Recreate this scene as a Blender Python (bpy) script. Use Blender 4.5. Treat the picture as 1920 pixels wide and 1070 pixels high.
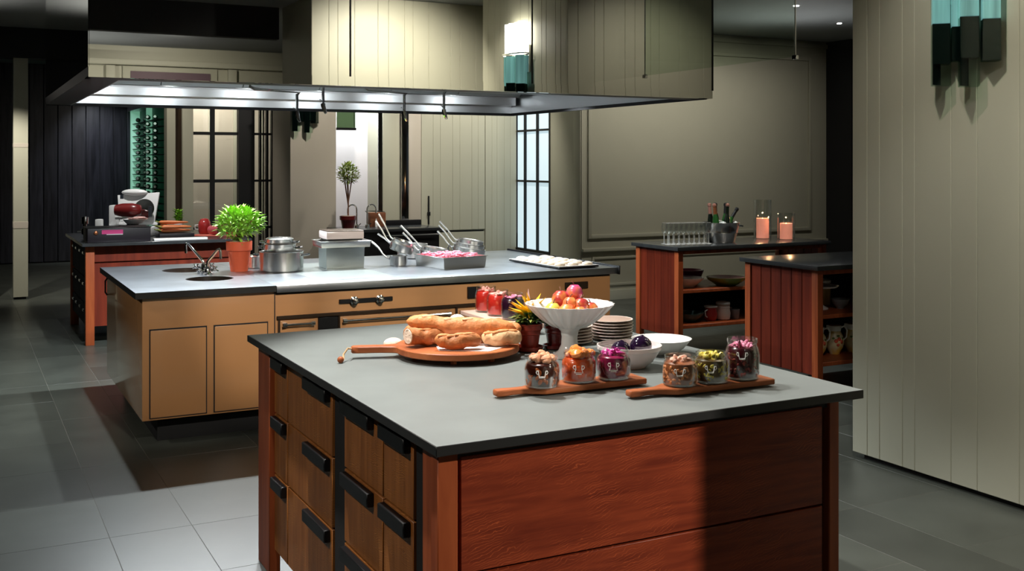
import bpy, bmesh, math, random
from mathutils import Vector, Matrix
R = math.radians
PI = math.pi
for o in list(bpy.data.objects):
    bpy.data.objects.remove(o)
SC = bpy.context.scene
COL = SC.collection
random.seed(7)

# ------------------------------------------------------------------ camera, world, exposure, lights
cam_d = bpy.data.cameras.new('camera')
cam_d.sensor_width = 36.0
cam_d.lens = 37.5
cam_d.shift_y = -0.1193
cam_d.clip_end = 100
cam = bpy.data.objects.new('camera', cam_d)
COL.objects.link(cam)
cam.location = (0, 0, 1.63)
cam.rotation_euler = (R(90), 0, R(-27.5))
SC.camera = cam

world = bpy.data.worlds.new('world')
SC.world = world
world.use_nodes = True
world.node_tree.nodes['Background'].inputs[0].default_value = (0.8, 0.9, 1.0, 1)
world.node_tree.nodes['Background'].inputs[1].default_value = 0.02

SC.view_settings.view_transform = 'Standard'
SC.view_settings.look = 'None'
SC.view_settings.gamma = 1.0
SC.view_settings.use_curve_mapping = False
SC.view_settings.exposure = 0.55
SC.cycles.use_denoising = True
SC.cycles.max_bounces = 10
SC.cycles.transparent_max_bounces = 24
SC.cycles.sample_clamp_indirect = 4.0
SC.cycles.caustics_reflective = False
SC.cycles.caustics_refractive = False

WARM = (1.0, 0.93, 0.82)
NEUT = (1.0, 0.97, 0.93)
COOL = (0.90, 0.97, 1.0)


def spot(name, loc, target, power, cone=70, blend=0.4, color=NEUT, radius=0.03):
    d = bpy.data.lights.new(name, 'SPOT')
    d.energy = power
    d.spot_size = R(cone)
    d.spot_blend = blend
    d.color = color
    d.shadow_soft_size = radius
    o = bpy.data.objects.new(name, d)
    COL.objects.link(o)
    o.location = loc
    v = Vector(target) - Vector(loc)
    o.rotation_euler = v.to_track_quat('-Z', 'Y').to_euler()
    return o


def point(name, loc, power, color=NEUT, radius=0.03):
    d = bpy.data.lights.new(name, 'POINT')
    d.energy = power
    d.color = color
    d.shadow_soft_size = radius
    o = bpy.data.objects.new(name, d)
    COL.objects.link(o)
    o.location = loc
    return o


# downlights over the front island, then two added aisle fills
spot('island_spot', (0.75, 3.75, 3.22), (1.75, 3.2, 0.95), 300, 62, 0.5, NEUT)
spot('island_spot', (1.9, 4.3, 3.22), (2.0, 3.4, 0.95), 170, 60, 0.5, NEUT)
spot('drawer_fill', (-1.3, 2.6, 3.22), (1.1, 3.5, 0.5), 120, 44, 0.6, WARM)  # added fill without a fixture, brightens the drawer fronts
spot('left_aisle_fill', (-2.4, 6.3, 3.22), (0.9, 7.2, 0.4), 110, 34, 0.7, WARM)  # unseen extra lamp lifting the cooking island's end face
# light across the front panel, cut by the corner of the pier behind the camera
spot('panel_spot', (3.79, -0.22, 2.7), (1.6, 2.5, 0.5), 380, 44, 0.4, WARM, 0.02)
# added fill lamps, low-angled, reaching the cooking island under the hood lip
for x in (1.2, 2.0, 2.8, 3.6):
    spot('cook_front_fill', (1.0 + 0.35 * x, 1.7, 3.22), (x, 6.5, 0.86), 300, 19, 0.55, WARM)
# wall washers
spot('pier_washer', (3.35, 3.25, 3.22), (4.42, 3.5, 1.7), 42, 80, 0.9, WARM)
spot('pier_washer', (2.4, 2.2, 3.22), (4.42, 3.55, 1.0), 70, 40, 0.9, NEUT)
spot('pier_end_fill', (5.1, 5.4, 3.22), (5.1, 4.4, 1.6), 26, 110, 0.9, WARM)  # made-up lamp for the pier end seen in the mirror
spot('stub_wall_washer', (3.7, 3.1, 3.22), (3.7, 2.0, 2.0), 150, 120, 0.9, WARM)
spot('rear_room_spot', (0.3, -1.6, 3.22), (0.2, -3.6, 1.6), 75, 120, 0.9, WARM)
spot('rear_room_spot', (2.4, -1.6, 3.22), (2.6, -3.6, 1.6), 75, 120, 0.9, WARM)
spot('rear_ceiling_fill', (1.2, -2.6, 1.9), (1.2, -2.4, 3.25), 45, 150, 0.9, NEUT)  # bodiless lamp added to lighten the rear ceiling
# island 2 front, tables, back walls
spot('aisle_fill', (2.2, 5.2, 3.22), (2.2, 6.4, 0.5), 22, 75, 0.8, WARM)  # extra fill on the enamel front, no fitting hangs here
spot('table_spot', (6.0, 6.6, 3.22), (6.2, 7.7, 0.95), 110, 60, 0.7, WARM)
spot('table_spot', (6.0, 5.6, 3.22), (5.8, 6.0, 0.9), 22, 70, 0.7, WARM)
for x, e in ((6.7, 34), (7.6, 34), (8.5, 24), (9.5, 9)):
    spot('back_wall_washer', (x, 9.3, 3.22), (x, 10.73, 1.5), e, 110, 0.9, WARM)
spot('ceiling_fill', (8.2, 9.0, 2.2), (8.0, 8.8, 3.25), 22, 150, 0.9, NEUT)  # added lamp without a body, raises the ceiling brightness
spot('ceiling_fill', (-0.8, 11.6, 2.2), (-0.8, 11.2, 3.25), 110, 150, 0.9, WARM)  # second bodiless fill, for the ceiling left of the hood
spot('door_washer', (5.6, 11.0, 3.22), (5.7, 12.4, 1.3), 120, 95, 0.8, WARM)
spot('far_pier_washer', (3.8, 10.9, 3.22), (3.8, 12.4, 1.3), 80, 90, 0.8, WARM)
spot('sink_light', (4.36, 12.42, 2.9), (4.36, 12.8, 1.2), 110, 120, 0.8, COOL)
spot('far_room_light', (2.9, 14.1, 3.1), (2.9, 15.1, 1.5), 130, 130, 0.9, WARM)
spot('pillar_light', (1.9, 12.5, 3.1), (2.35, 13.5, 1.4), 40, 90, 0.8, WARM)
spot('plank_wall_light', (2.0, 17.7, 2.75), (2.2, 19.0, 1.5), 70, 80, 0.9, (0.85, 0.9, 1.0))
spot('column_light', (0.2, 13.0, 2.8), (0.68, 14.0, 1.3), 130, 60, 0.8, WARM)
spot('prep_spot', (1.6, 10.12, 3.22), (1.7, 10.75, 1.0), 130, 50, 0.6, NEUT)
spot('left_floor_spot', (-1.2, 8.6, 3.2), (-0.9, 9.0, 0.0), 50, 70, 0.9, (0.95, 1.0, 0.85))
spot('wine_fill', (2.25, 16.0, 2.7), (2.65, 17.4, 1.4), 16, 60, 0.8, (0.75, 1.0, 0.85))  # put in to light the bottle caps
for x, e in ((1.05, 105), (1.6, 105), (2.25, 105), (2.9, 85), (3.55, 62), (4.2, 50)):
    spot('hood_lamp', (x, 7.7, 2.295), (x, 7.66, 0.0), e, 133, 0.14, COOL, 0.02)
    spot('hood_wall_fill', (x, 7.95, 2.22), (x, 8.9, 2.20), 4.0, 74, 0.8, COOL, 0.03)  # added to streak the inner steel wall with light


# ------------------------------------------------------------------ materials
def mat(name, col, rough=0.5, metal=0.0, var=0.08, scale=6.0, bump=0.0, coat=0.0, spec=0.5, emit=None, emit_s=0.0,
        stretch=(1, 1, 1), sss=0.0, aniso=0.0):
    m = bpy.data.materials.new(name)
    m.use_nodes = True
    nt = m.node_tree
    b = nt.nodes['Principled BSDF']
    tc = nt.nodes.new('ShaderNodeTexCoord')
    mp = nt.nodes.new('ShaderNodeMapping')
    mp.inputs['Scale'].default_value = stretch
    nz = nt.nodes.new('ShaderNodeTexNoise')
    nz.inputs['Scale'].default_value = scale
    nz.inputs['Detail'].default_value = 5
    mx = nt.nodes.new('ShaderNodeMix')
    mx.data_type = 'RGBA'
    c = Vector(col)
    mx.inputs[6].default_value = (*(c * (1 - var)), 1)
    mx.inputs[7].default_value = (*(min(1, x * (1 + var)) for x in c), 1)
    nt.links.new(tc.outputs['Object'], mp.inputs['Vector'])
    nt.links.new(mp.outputs[0], nz.inputs['Vector'])
    nt.links.new(nz.outputs['Fac'], mx.inputs[0])
    nt.links.new(mx.outputs[2], b.inputs['Base Color'])
    b.inputs['Roughness'].default_value = rough
    b.inputs['Metallic'].default_value = metal
    b.inputs['Specular IOR Level'].default_value = spec
    b.inputs['Coat Weight'].default_value = coat
    b.inputs['Coat Roughness'].default_value = 0.08
    b.inputs['Anisotropic'].default_value = aniso
    if sss:
        b.inputs['Subsurface Weight'].default_value = sss
        b.inputs['Subsurface Radius'].default_value = (0.02, 0.01, 0.005)
    if bump:
        bp = nt.nodes.new('ShaderNodeBump')
        bp.inputs['Strength'].default_value = bump
        bp.inputs['Distance'].default_value = 0.01
        nt.links.new(nz.outputs['Fac'], bp.inputs['Height'])
        nt.links.new(bp.outputs[0], b.inputs['Normal'])
    if emit:
        b.inputs['Emission Color'].default_value = (*emit, 1)
        b.inputs['Emission Strength'].default_value = emit_s
    return m


def wood(name, c1, c2, axis='z', freq=14.0, rough=0.4, flecks=False, distort=2.5):
    """grain running along axis; flecks adds the pale wavy rays of quartered oak"""
    m = bpy.data.materials.new(name)
    m.use_nodes = True
    nt = m.node_tree
    b = nt.nodes['Principled BSDF']
    tc = nt.nodes.new('ShaderNodeTexCoord')
    mp = nt.nodes.new('ShaderNodeMapping')
    mp.inputs['Scale'].default_value = {'x': (0.08, 1, 1), 'y': (1, 0.08, 1), 'z': (1, 1, 0.08)}[axis]
    nz = nt.nodes.new('ShaderNodeTexNoise')
    nz.inputs['Scale'].default_value = freq * 2
    nz.inputs['Detail'].default_value = 6
    nz.inputs['Distortion'].default_value = 0.6
    rp = nt.nodes.new('ShaderNodeValToRGB')
    rp.color_ramp.elements[0].position = 0.3
    rp.color_ramp.elements[1].position = 0.72
    rp.color_ramp.elements[0].color = (*c1, 1)
    rp.color_ramp.elements[1].color = (*c2, 1)
    nt.links.new(tc.outputs['Object'], mp.inputs['Vector'])
    nt.links.new(mp.outputs[0], nz.inputs['Vector'])
    nt.links.new(nz.outputs['Fac'], rp.inputs[0])
    out = rp.outputs[0]
    if flecks:
        mp2 = nt.nodes.new('ShaderNodeMapping')
        mp2.inputs['Rotation'].default_value = (0, R(24), 0) if axis == 'x' else (R(14), 0, 0)
        mp2.inputs['Scale'].default_value = (0.55, 1, 1.0) if axis == 'x' else (1, 0.5, 1.4)
        wv = nt.nodes.new('ShaderNodeTexWave')
        wv.wave_type = 'BANDS'
        wv.bands_direction = 'Z'
        wv.inputs['Scale'].default_value = 42.0
        wv.inputs['Distortion'].default_value = 14.0
        wv.inputs['Detail'].default_value = 3.0
        wv.inputs['Detail Scale'].default_value = 0.7
        r2 = nt.nodes.new('ShaderNodeValToRGB')
        r2.color_ramp.elements[0].position = 0.90
        r2.color_ramp.elements[1].position = 1.0
        nz2 = nt.nodes.new('ShaderNodeTexNoise')
        nz2.inputs['Scale'].default_value = 9
        r3 = nt.nodes.new('ShaderNodeValToRGB')
        r3.color_ramp.elements[0].position = 0.42
        r3.color_ramp.elements[1].position = 0.62
        ml = nt.nodes.new('ShaderNodeMath')
        ml.operation = 'MULTIPLY'
        m2 = nt.nodes.new('ShaderNodeMath')
        m2.operation = 'MULTIPLY'
        m2.inputs[1].default_value = 0.62
        mx = nt.nodes.new('ShaderNodeMix')
        mx.data_type = 'RGBA'
        mx.inputs[7].default_value = (min(1, c2[0] * 2.0), min(1, c2[1] * 2.4), min(1, c2[2] * 2.2), 1)
        nt.links.new(tc.outputs['Object'], mp2.inputs['Vector'])
        nt.links.new(mp2.outputs[0], wv.inputs['Vector'])
        nt.links.new(tc.outputs['Object'], nz2.inputs['Vector'])
        nt.links.new(wv.outputs['Fac'], r2.inputs[0])
        nt.links.new(nz2.outputs['Fac'], r3.inputs[0])
        nt.links.new(r2.outputs[0], ml.inputs[0])
        nt.links.new(r3.outputs[0], ml.inputs[1])
        nt.links.new(ml.outputs[0], m2.inputs[0])
        nt.links.new(m2.outputs[0], mx.inputs[0])
        nt.links.new(out, mx.inputs[6])
        out = mx.outputs[2]
    nt.links.new(out, b.inputs['Base Color'])
    b.inputs['Roughness'].default_value = rough
    b.inputs['Specular IOR Level'].default_value = 0.25
    bp = nt.nodes.new('ShaderNodeBump')
    bp.inputs['Strength'].default_value = 0.02 if flecks else 0.08
    bp.inputs['Distance'].default_value = 0.004
    nt.links.new(nz.outputs['Fac'], bp.inputs['Height'])
    nt.links.new(bp.outputs[0], b.inputs['Normal'])
    return m


def thin_glass(name, tint, refl=0.10, rough=0.02, mult=0.55):
    """thin pane: tinted see-through plus a fresnel reflection"""
    m = bpy.data.materials.new(name)
    m.use_nodes = True
    nt = m.node_tree
    for n in list(nt.nodes):
        if n.type != 'OUTPUT_MATERIAL':
            nt.nodes.remove(n)
    out = [n for n in nt.nodes if n.type == 'OUTPUT_MATERIAL'][0]
    tr = nt.nodes.new('ShaderNodeBsdfTransparent')
    tr.inputs[0].default_value = (*tint, 1)
    gl = nt.nodes.new('ShaderNodeBsdfGlossy')
    gl.inputs['Roughness'].default_value = rough
    lw = nt.nodes.new('ShaderNodeLayerWeight')
    lw.inputs['Blend'].default_value = 0.25
    mu = nt.nodes.new('ShaderNodeMath')
    mu.operation = 'MULTIPLY_ADD'
    mu.inputs[1].default_value = mult
    mu.inputs[2].default_value = refl
    ms = nt.nodes.new('ShaderNodeMixShader')
    nt.links.new(lw.outputs['Facing'], mu.inputs[0])
    nt.links.new(mu.outputs[0], ms.inputs[0])
    nt.links.new(tr.outputs[0], ms.inputs[1])
    nt.links.new(gl.outputs[0], ms.inputs[2])
    nt.links.new(ms.outputs[0], out.inputs['Surface'])
    return m


def rand_value(m, amount=0.25):
    """small piece-to-piece shade differences on tiles and boards"""
    nt = m.node_tree
    b = nt.nodes['Principled BSDF']
    src = b.inputs['Base Color'].links[0].from_socket
    oi = nt.nodes.new('ShaderNodeObjectInfo')
    mr = nt.nodes.new('ShaderNodeMapRange')
    mr.inputs[3].default_value = 1 - amount
    mr.inputs[4].default_value = 1 + amount
    hs = nt.nodes.new('ShaderNodeHueSaturation')
    nt.links.new(oi.outputs['Random'], mr.inputs[0])
    nt.links.new(mr.outputs[0], hs.inputs['Value'])
    nt.links.new(src, hs.inputs['Color'])
    nt.links.new(hs.outputs[0], b.inputs['Base Color'])


M = {}
M['tile'] = mat('floor_tile', (0.060, 0.066, 0.056), 0.36, spec=0.55, var=0.42, scale=3.0, bump=0.05)
rand_value(M['tile'], 0.16)
M['grout'] = mat('grout', (0.13, 0.125, 0.105), 0.8)
M['ceiling'] = mat('ceiling_paint', (0.22, 0.24, 0.25), 0.8)
M['cream'] = mat('cream_paint', (0.42, 0.415, 0.325), 0.5, var=0.03)
M['pink_cream'] = mat('warm_cream_paint', (0.46, 0.415, 0.345), 0.5, var=0.03)
M['niche'] = mat('niche_paint', (0.62, 0.58, 0.60), 0.45, var=0.02)
M['black'] = mat('black_paint', (0.006, 0.006, 0.007), 0.35)
M['black_matt'] = mat('black_matt', (0.008, 0.008, 0.009), 0.8)
M['black_steel'] = mat('black_steel', (0.005, 0.005, 0.006), 0.4, spec=0.35)
M['plank_dark'] = wood('stained_planks', (0.010, 0.010, 0.013), (0.032, 0.032, 0.040), 'z', 10, 0.32)
rand_value(M['plank_dark'], 0.3)
M['stone'] = mat('sheen_lightened_stone', (0.155, 0.172, 0.165), 0.46, var=0.16, scale=7, spec=0.55)  # top colour raised to carry the sheen of dark stone
M['stone_edge'] = mat('stone_edge', (0.012, 0.012, 0.012), 0.4)
M['stone_dark'] = mat('dark_stone', (0.03, 0.033, 0.035), 0.22, var=0.4, scale=9)
M['steel'] = mat('brushed_steel', (0.62, 0.63, 0.64), 0.36, metal=1.0, var=0.06, scale=30, stretch=(0.3, 8, 8))
M['steel_top'] = mat('reflection_blotched_steel', (0.46, 0.49, 0.53), 0.30, metal=1.0, var=0.42, scale=4)  # blotches in the colour stand in for dark reflections
M['chrome'] = mat('polished_steel', (0.75, 0.75, 0.75), 0.08, metal=1.0, var=0.02)
M['pan'] = mat('pan_steel', (0.78, 0.77, 0.74), 0.22, metal=1.0, var=0.04)
M['brushed_dull'] = mat('dull_brushed_steel', (0.34, 0.37, 0.36), 0.38, metal=0.9, var=0.15, scale=6)
M['mirror'] = mat('mirror_glass', (0.80, 0.80, 0.76), 0.012, metal=1.0, var=0.01)
M['oak_red'] = wood('red_oak', (0.14, 0.020, 0.008), (0.27, 0.046, 0.016), 'x', 22, 0.38, flecks=True)
M['oak_leg'] = wood('red_oak_leg', (0.23, 0.046, 0.014), (0.37, 0.088, 0.028), 'z', 14, 0.4)
M['oak_drawer'] = wood('brown_oak', (0.21, 0.070, 0.016), (0.36, 0.130, 0.034), 'z', 20, 0.4, flecks=True)
M['oak_plank'] = wood('red_planks', (0.085, 0.011, 0.005), (0.17, 0.024, 0.009), 'z', 9, 0.42)
rand_value(M['oak_plank'], 0.2)
M['enamel'] = mat('tan_enamel', (0.46, 0.225, 0.092), 0.25, var=0.03, coat=1.0)
M['trim_brown'] = mat('dark_bronze', (0.05, 0.03, 0.018), 0.35, metal=0.6)
M['board'] = wood('board_wood', (0.26, 0.065, 0.020), (0.46, 0.145, 0.050), 'x', 10, 0.45)
M['board_pale'] = wood('pale_board', (0.60, 0.38, 0.30), (0.72, 0.50, 0.42), 'y', 10, 0.5)
M['terracotta'] = mat('terracotta', (0.66, 0.11, 0.045), 0.6, var=0.12, scale=9)
M['maroon'] = mat('maroon_glaze', (0.13, 0.012, 0.012), 0.25, coat=0.5)
M['redpot'] = mat('red_clay', (0.27, 0.030, 0.016), 0.4, var=0.12)
M['soil'] = mat('pale_pebbles', (0.50, 0.38, 0.30), 0.9, var=0.4, scale=60, bump=0.6)
M['leaf'] = mat('bright_leaf', (0.30, 0.56, 0.06), 0.45, var=0.45, scale=18)
M['leaf_dark'] = mat('dark_leaf', (0.035, 0.10, 0.018), 0.4, var=0.5, scale=18)
M['leaf_olive'] = mat('olive_leaf', (0.28, 0.34, 0.075), 0.5, var=0.5, scale=18)
M['yellow'] = mat('yellow_bract', (0.90, 0.55, 0.02), 0.45, var=0.15)
M['bark'] = mat('bark', (0.20, 0.09, 0.05), 0.8, var=0.3)
M['white'] = mat('white_glaze', (0.82, 0.80, 0.78), 0.18, var=0.02, coat=0.3)
M['pinkwhite'] = mat('blush_glaze', (0.80, 0.70, 0.68), 0.22, var=0.03, coat=0.3)
M['rimdark'] = mat('dark_rim', (0.40, 0.28, 0.22), 0.4)
M['plate'] = mat('cream_plate', (0.84, 0.77, 0.71), 0.3, var=0.03)
M['crust'] = mat('bread_crust', (0.66, 0.24, 0.075), 0.6, var=0.55, scale=30, bump=0.9)
M['crust2'] = mat('dark_crust', (0.50, 0.18, 0.055), 0.6, var=0.6, scale=30, bump=0.9)
M['crumb'] = mat('bread_crumb', (0.80, 0.62, 0.48), 0.9, var=0.15, scale=60, bump=0.6)
M['bun'] = mat('pale_crust', (0.74, 0.44, 0.22), 0.7, var=0.35, scale=30, bump=0.8)
M['paper'] = mat('white_paper', (0.75, 0.66, 0.66), 0.7)
M['napkin'] = mat('pink_napkin', (0.78, 0.50, 0.46), 0.8)
M['twine'] = mat('twine', (0.65, 0.42, 0.22), 0.9, var=0.3, scale=80)
M['glass'] = thin_glass('clear_glass', (0.97, 0.985, 0.975), 0.05)
M['glass_tint'] = thin_glass('green_glass', (0.78, 0.88, 0.82), 0.012, 0.02, 0.12)
M['smoke_glass'] = thin_glass('smoke_screen_glass', (0.90, 0.955, 0.90), 0.02, 0.02, 0.2)
M['clear_screen'] = thin_glass('clear_screen_glass', (0.99, 0.995, 0.99), 0.01, 0.02, 0.15)
M['stem'] = mat('whitened_glass_stem', (0.85, 0.86, 0.83), 0.2, var=0.02, coat=0.6)  # white body colour stands in for bright refraction in the stems
M['stem'].node_tree.nodes['Principled BSDF'].inputs['Transmission Weight'].default_value = 0.55
M['flute'] = thin_glass('flute_glass', (0.95, 0.96, 0.95), 0.06, 0.25, 0.5)
M['sconce_dark'] = mat('smoked_crystal', (0.003, 0.007, 0.007), 0.15, spec=0.25)
M['sconce_teal'] = mat('lit_teal_crystal', (0.15, 0.30, 0.32), 0.12, emit=(0.35, 0.62, 0.60), emit_s=0.55, var=0.85, scale=26, stretch=(1, 1, 0.05))
_nt = M['sconce_teal'].node_tree
_nt.links.new([n for n in _nt.nodes if n.type == 'MIX'][0].outputs[2], _nt.nodes['Principled BSDF'].inputs['Emission Color'])
M['lit_white'] = mat('lit_frosted_glass', (0.9, 0.88, 0.82), 0.4, emit=(1.0, 0.96, 0.88), emit_s=7.0)
M['lamp'] = mat('lamp_lens', (0.9, 0.9, 0.9), 0.4, emit=(1, 0.98, 0.95), emit_s=14.0)
M['window'] = mat('backlit_frosted_pane', (0.5, 0.58, 0.62), 0.5, var=0.1, scale=3, emit=(0.62, 0.80, 0.88), emit_s=0.55)
M['wine_green'] = mat('backlit_green_panel', (0.008, 0.05, 0.028), 0.5, var=0.5, scale=2, emit=(0.02, 0.20, 0.09), emit_s=0.03)
M['mint'] = mat('mint_lit_edge', (0.3, 0.5, 0.4), 0.4, emit=(0.30, 0.75, 0.50), emit_s=0.26)
M['bottle_end'] = mat('green_bottle', (0.10, 0.30, 0.17), 0.15, coat=0.5)
M['bottle_dark'] = mat('dark_bottle', (0.008, 0.014, 0.008), 0.12)
M['bottle_green'] = mat('emerald_bottle', (0.02, 0.09, 0.02), 0.12)
M['foil_copper'] = mat('copper_foil', (0.50, 0.18, 0.08), 0.3, metal=0.7)
M['foil_pink'] = mat('pink_foil', (0.60, 0.30, 0.24), 0.3, metal=0.5)
M['foil_black'] = mat('black_foil', (0.02, 0.02, 0.022), 0.3)
M['ice'] = mat('ice', (0.85, 0.90, 0.88), 0.15, var=0.1, scale=40)
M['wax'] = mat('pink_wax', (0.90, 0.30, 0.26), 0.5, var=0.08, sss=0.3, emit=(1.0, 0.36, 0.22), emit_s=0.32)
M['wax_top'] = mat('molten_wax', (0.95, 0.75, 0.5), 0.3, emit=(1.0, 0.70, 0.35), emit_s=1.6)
M['flame'] = mat('flame', (1, 0.7, 0.3), 0.5, emit=(1.0, 0.70, 0.30), emit_s=9.0)
M['meat'] = mat('raw_ham', (0.16, 0.014, 0.014), 0.28, var=0.4, scale=14)
M['carrot'] = mat('carrot', (0.80, 0.24, 0.08), 0.5, var=0.2)
M['cloth_red'] = mat('coral_cloth', (0.62, 0.14, 0.10), 0.8, var=0.1)
M['enamel_red'] = mat('red_enamel', (0.42, 0.03, 0.03), 0.3, coat=0.4)
M['enamel_pink'] = mat('pink_enamel', (0.62, 0.12, 0.15), 0.35)
M['purple_in'] = mat('plum_enamel', (0.12, 0.01, 0.04), 0.3)
M['plastic_black'] = mat('black_plastic', (0.008, 0.005, 0.009), 0.4)
M['sticker'] = mat('pink_sticker', (0.65, 0.05, 0.22), 0.5)
M['slicer'] = mat('pale_grey_casting', (0.80, 0.82, 0.82), 0.3, var=0.05)
M['slicer_dark'] = mat('dark_slicer_mark', (0.03, 0.04, 0.05), 0.4)
M['aubergine'] = mat('aubergine_skin', (0.012, 0.004, 0.018), 0.10, coat=0.6)
M['dish_green'] = mat('lime_glaze', (0.20, 0.30, 0.03), 0.3)
M['dish_pink'] = mat('magenta_glaze', (0.42, 0.03, 0.12), 0.3)
M['dish_plum'] = mat('plum_glaze', (0.10, 0.012, 0.05), 0.3)
M['dish_teal'] = mat('teal_glaze', (0.03, 0.07, 0.06), 0.3)
M['grey_glaze'] = mat('grey_glaze', (0.20, 0.21, 0.23), 0.35)
M['ochre'] = mat('ochre_glaze', (0.55, 0.32, 0.06), 0.35, var=0.2)
M['cabbage'] = mat('pink_shreds', (0.78, 0.20, 0.28), 0.5, var=0.5, scale=40)
M['pastry'] = mat('pale_pastry', (0.80, 0.66, 0.50), 0.7, var=0.2, scale=40, bump=0.4)
M['wine_room'] = mat('wine_room_paint', (0.03, 0.06, 0.04), 0.6)
M['purple_wall'] = mat('dusky_mauve_panel', (0.13, 0.08, 0.10), 0.6)
M['emblem'] = mat('white_print', (0.85, 0.82, 0.76), 0.6)
M['wood_box'] = wood('caddy_wood', (0.13, 0.045, 0.02), (0.22, 0.085, 0.04), 'x', 10, 0.5)


def fruit_mat(name, c1, c2, sc=22.0):
    m = mat(name, c1, 0.3, var=0.0, coat=0.3)
    nt = m.node_tree
    mx = [n for n in nt.nodes if n.type == 'MIX'][0]
    nz = [n for n in nt.nodes if n.type == 'TEX_NOISE'][0]
    nz.inputs['Scale'].default_value = sc
    nz.inputs['Detail'].default_value = 2
    rp = nt.nodes.new('ShaderNodeValToRGB')
    rp.color_ramp.elements[0].position = 0.40
    rp.color_ramp.elements[1].position = 0.60
    nt.links.new(nz.outputs['Fac'], rp.inputs[0])
    nt.links.new(rp.outputs[0], mx.inputs[0])
    mx.inputs[6].default_value = (*c1, 1)
    mx.inputs[7].default_value = (*c2, 1)
    return m


M['fruit_a'] = fruit_mat('red_gold_skin', (0.42, 0.035, 0.03), (0.70, 0.30, 0.06))
M['fruit_b'] = fruit_mat('magenta_skin', (0.62, 0.05, 0.20), (0.72, 0.18, 0.07))
M['fruit_c'] = fruit_mat('lime_gold_skin', (0.50, 0.50, 0.08), (0.65, 0.22, 0.06))
M['fruit_d'] = fruit_mat('orange_skin', (0.75, 0.14, 0.05), (0.80, 0.34, 0.08))
M['painted_jug'] = fruit_mat('painted_fruit_glaze', (0.66, 0.55, 0.34), (0.68, 0.40, 0.07), 11.0)
M['peel'] = mat('painted_red_fruit', (0.55, 0.07, 0.03), 0.35, var=0.3, scale=40)
M['peel_leaf'] = mat('painted_leaf', (0.10, 0.16, 0.03), 0.35)


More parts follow.
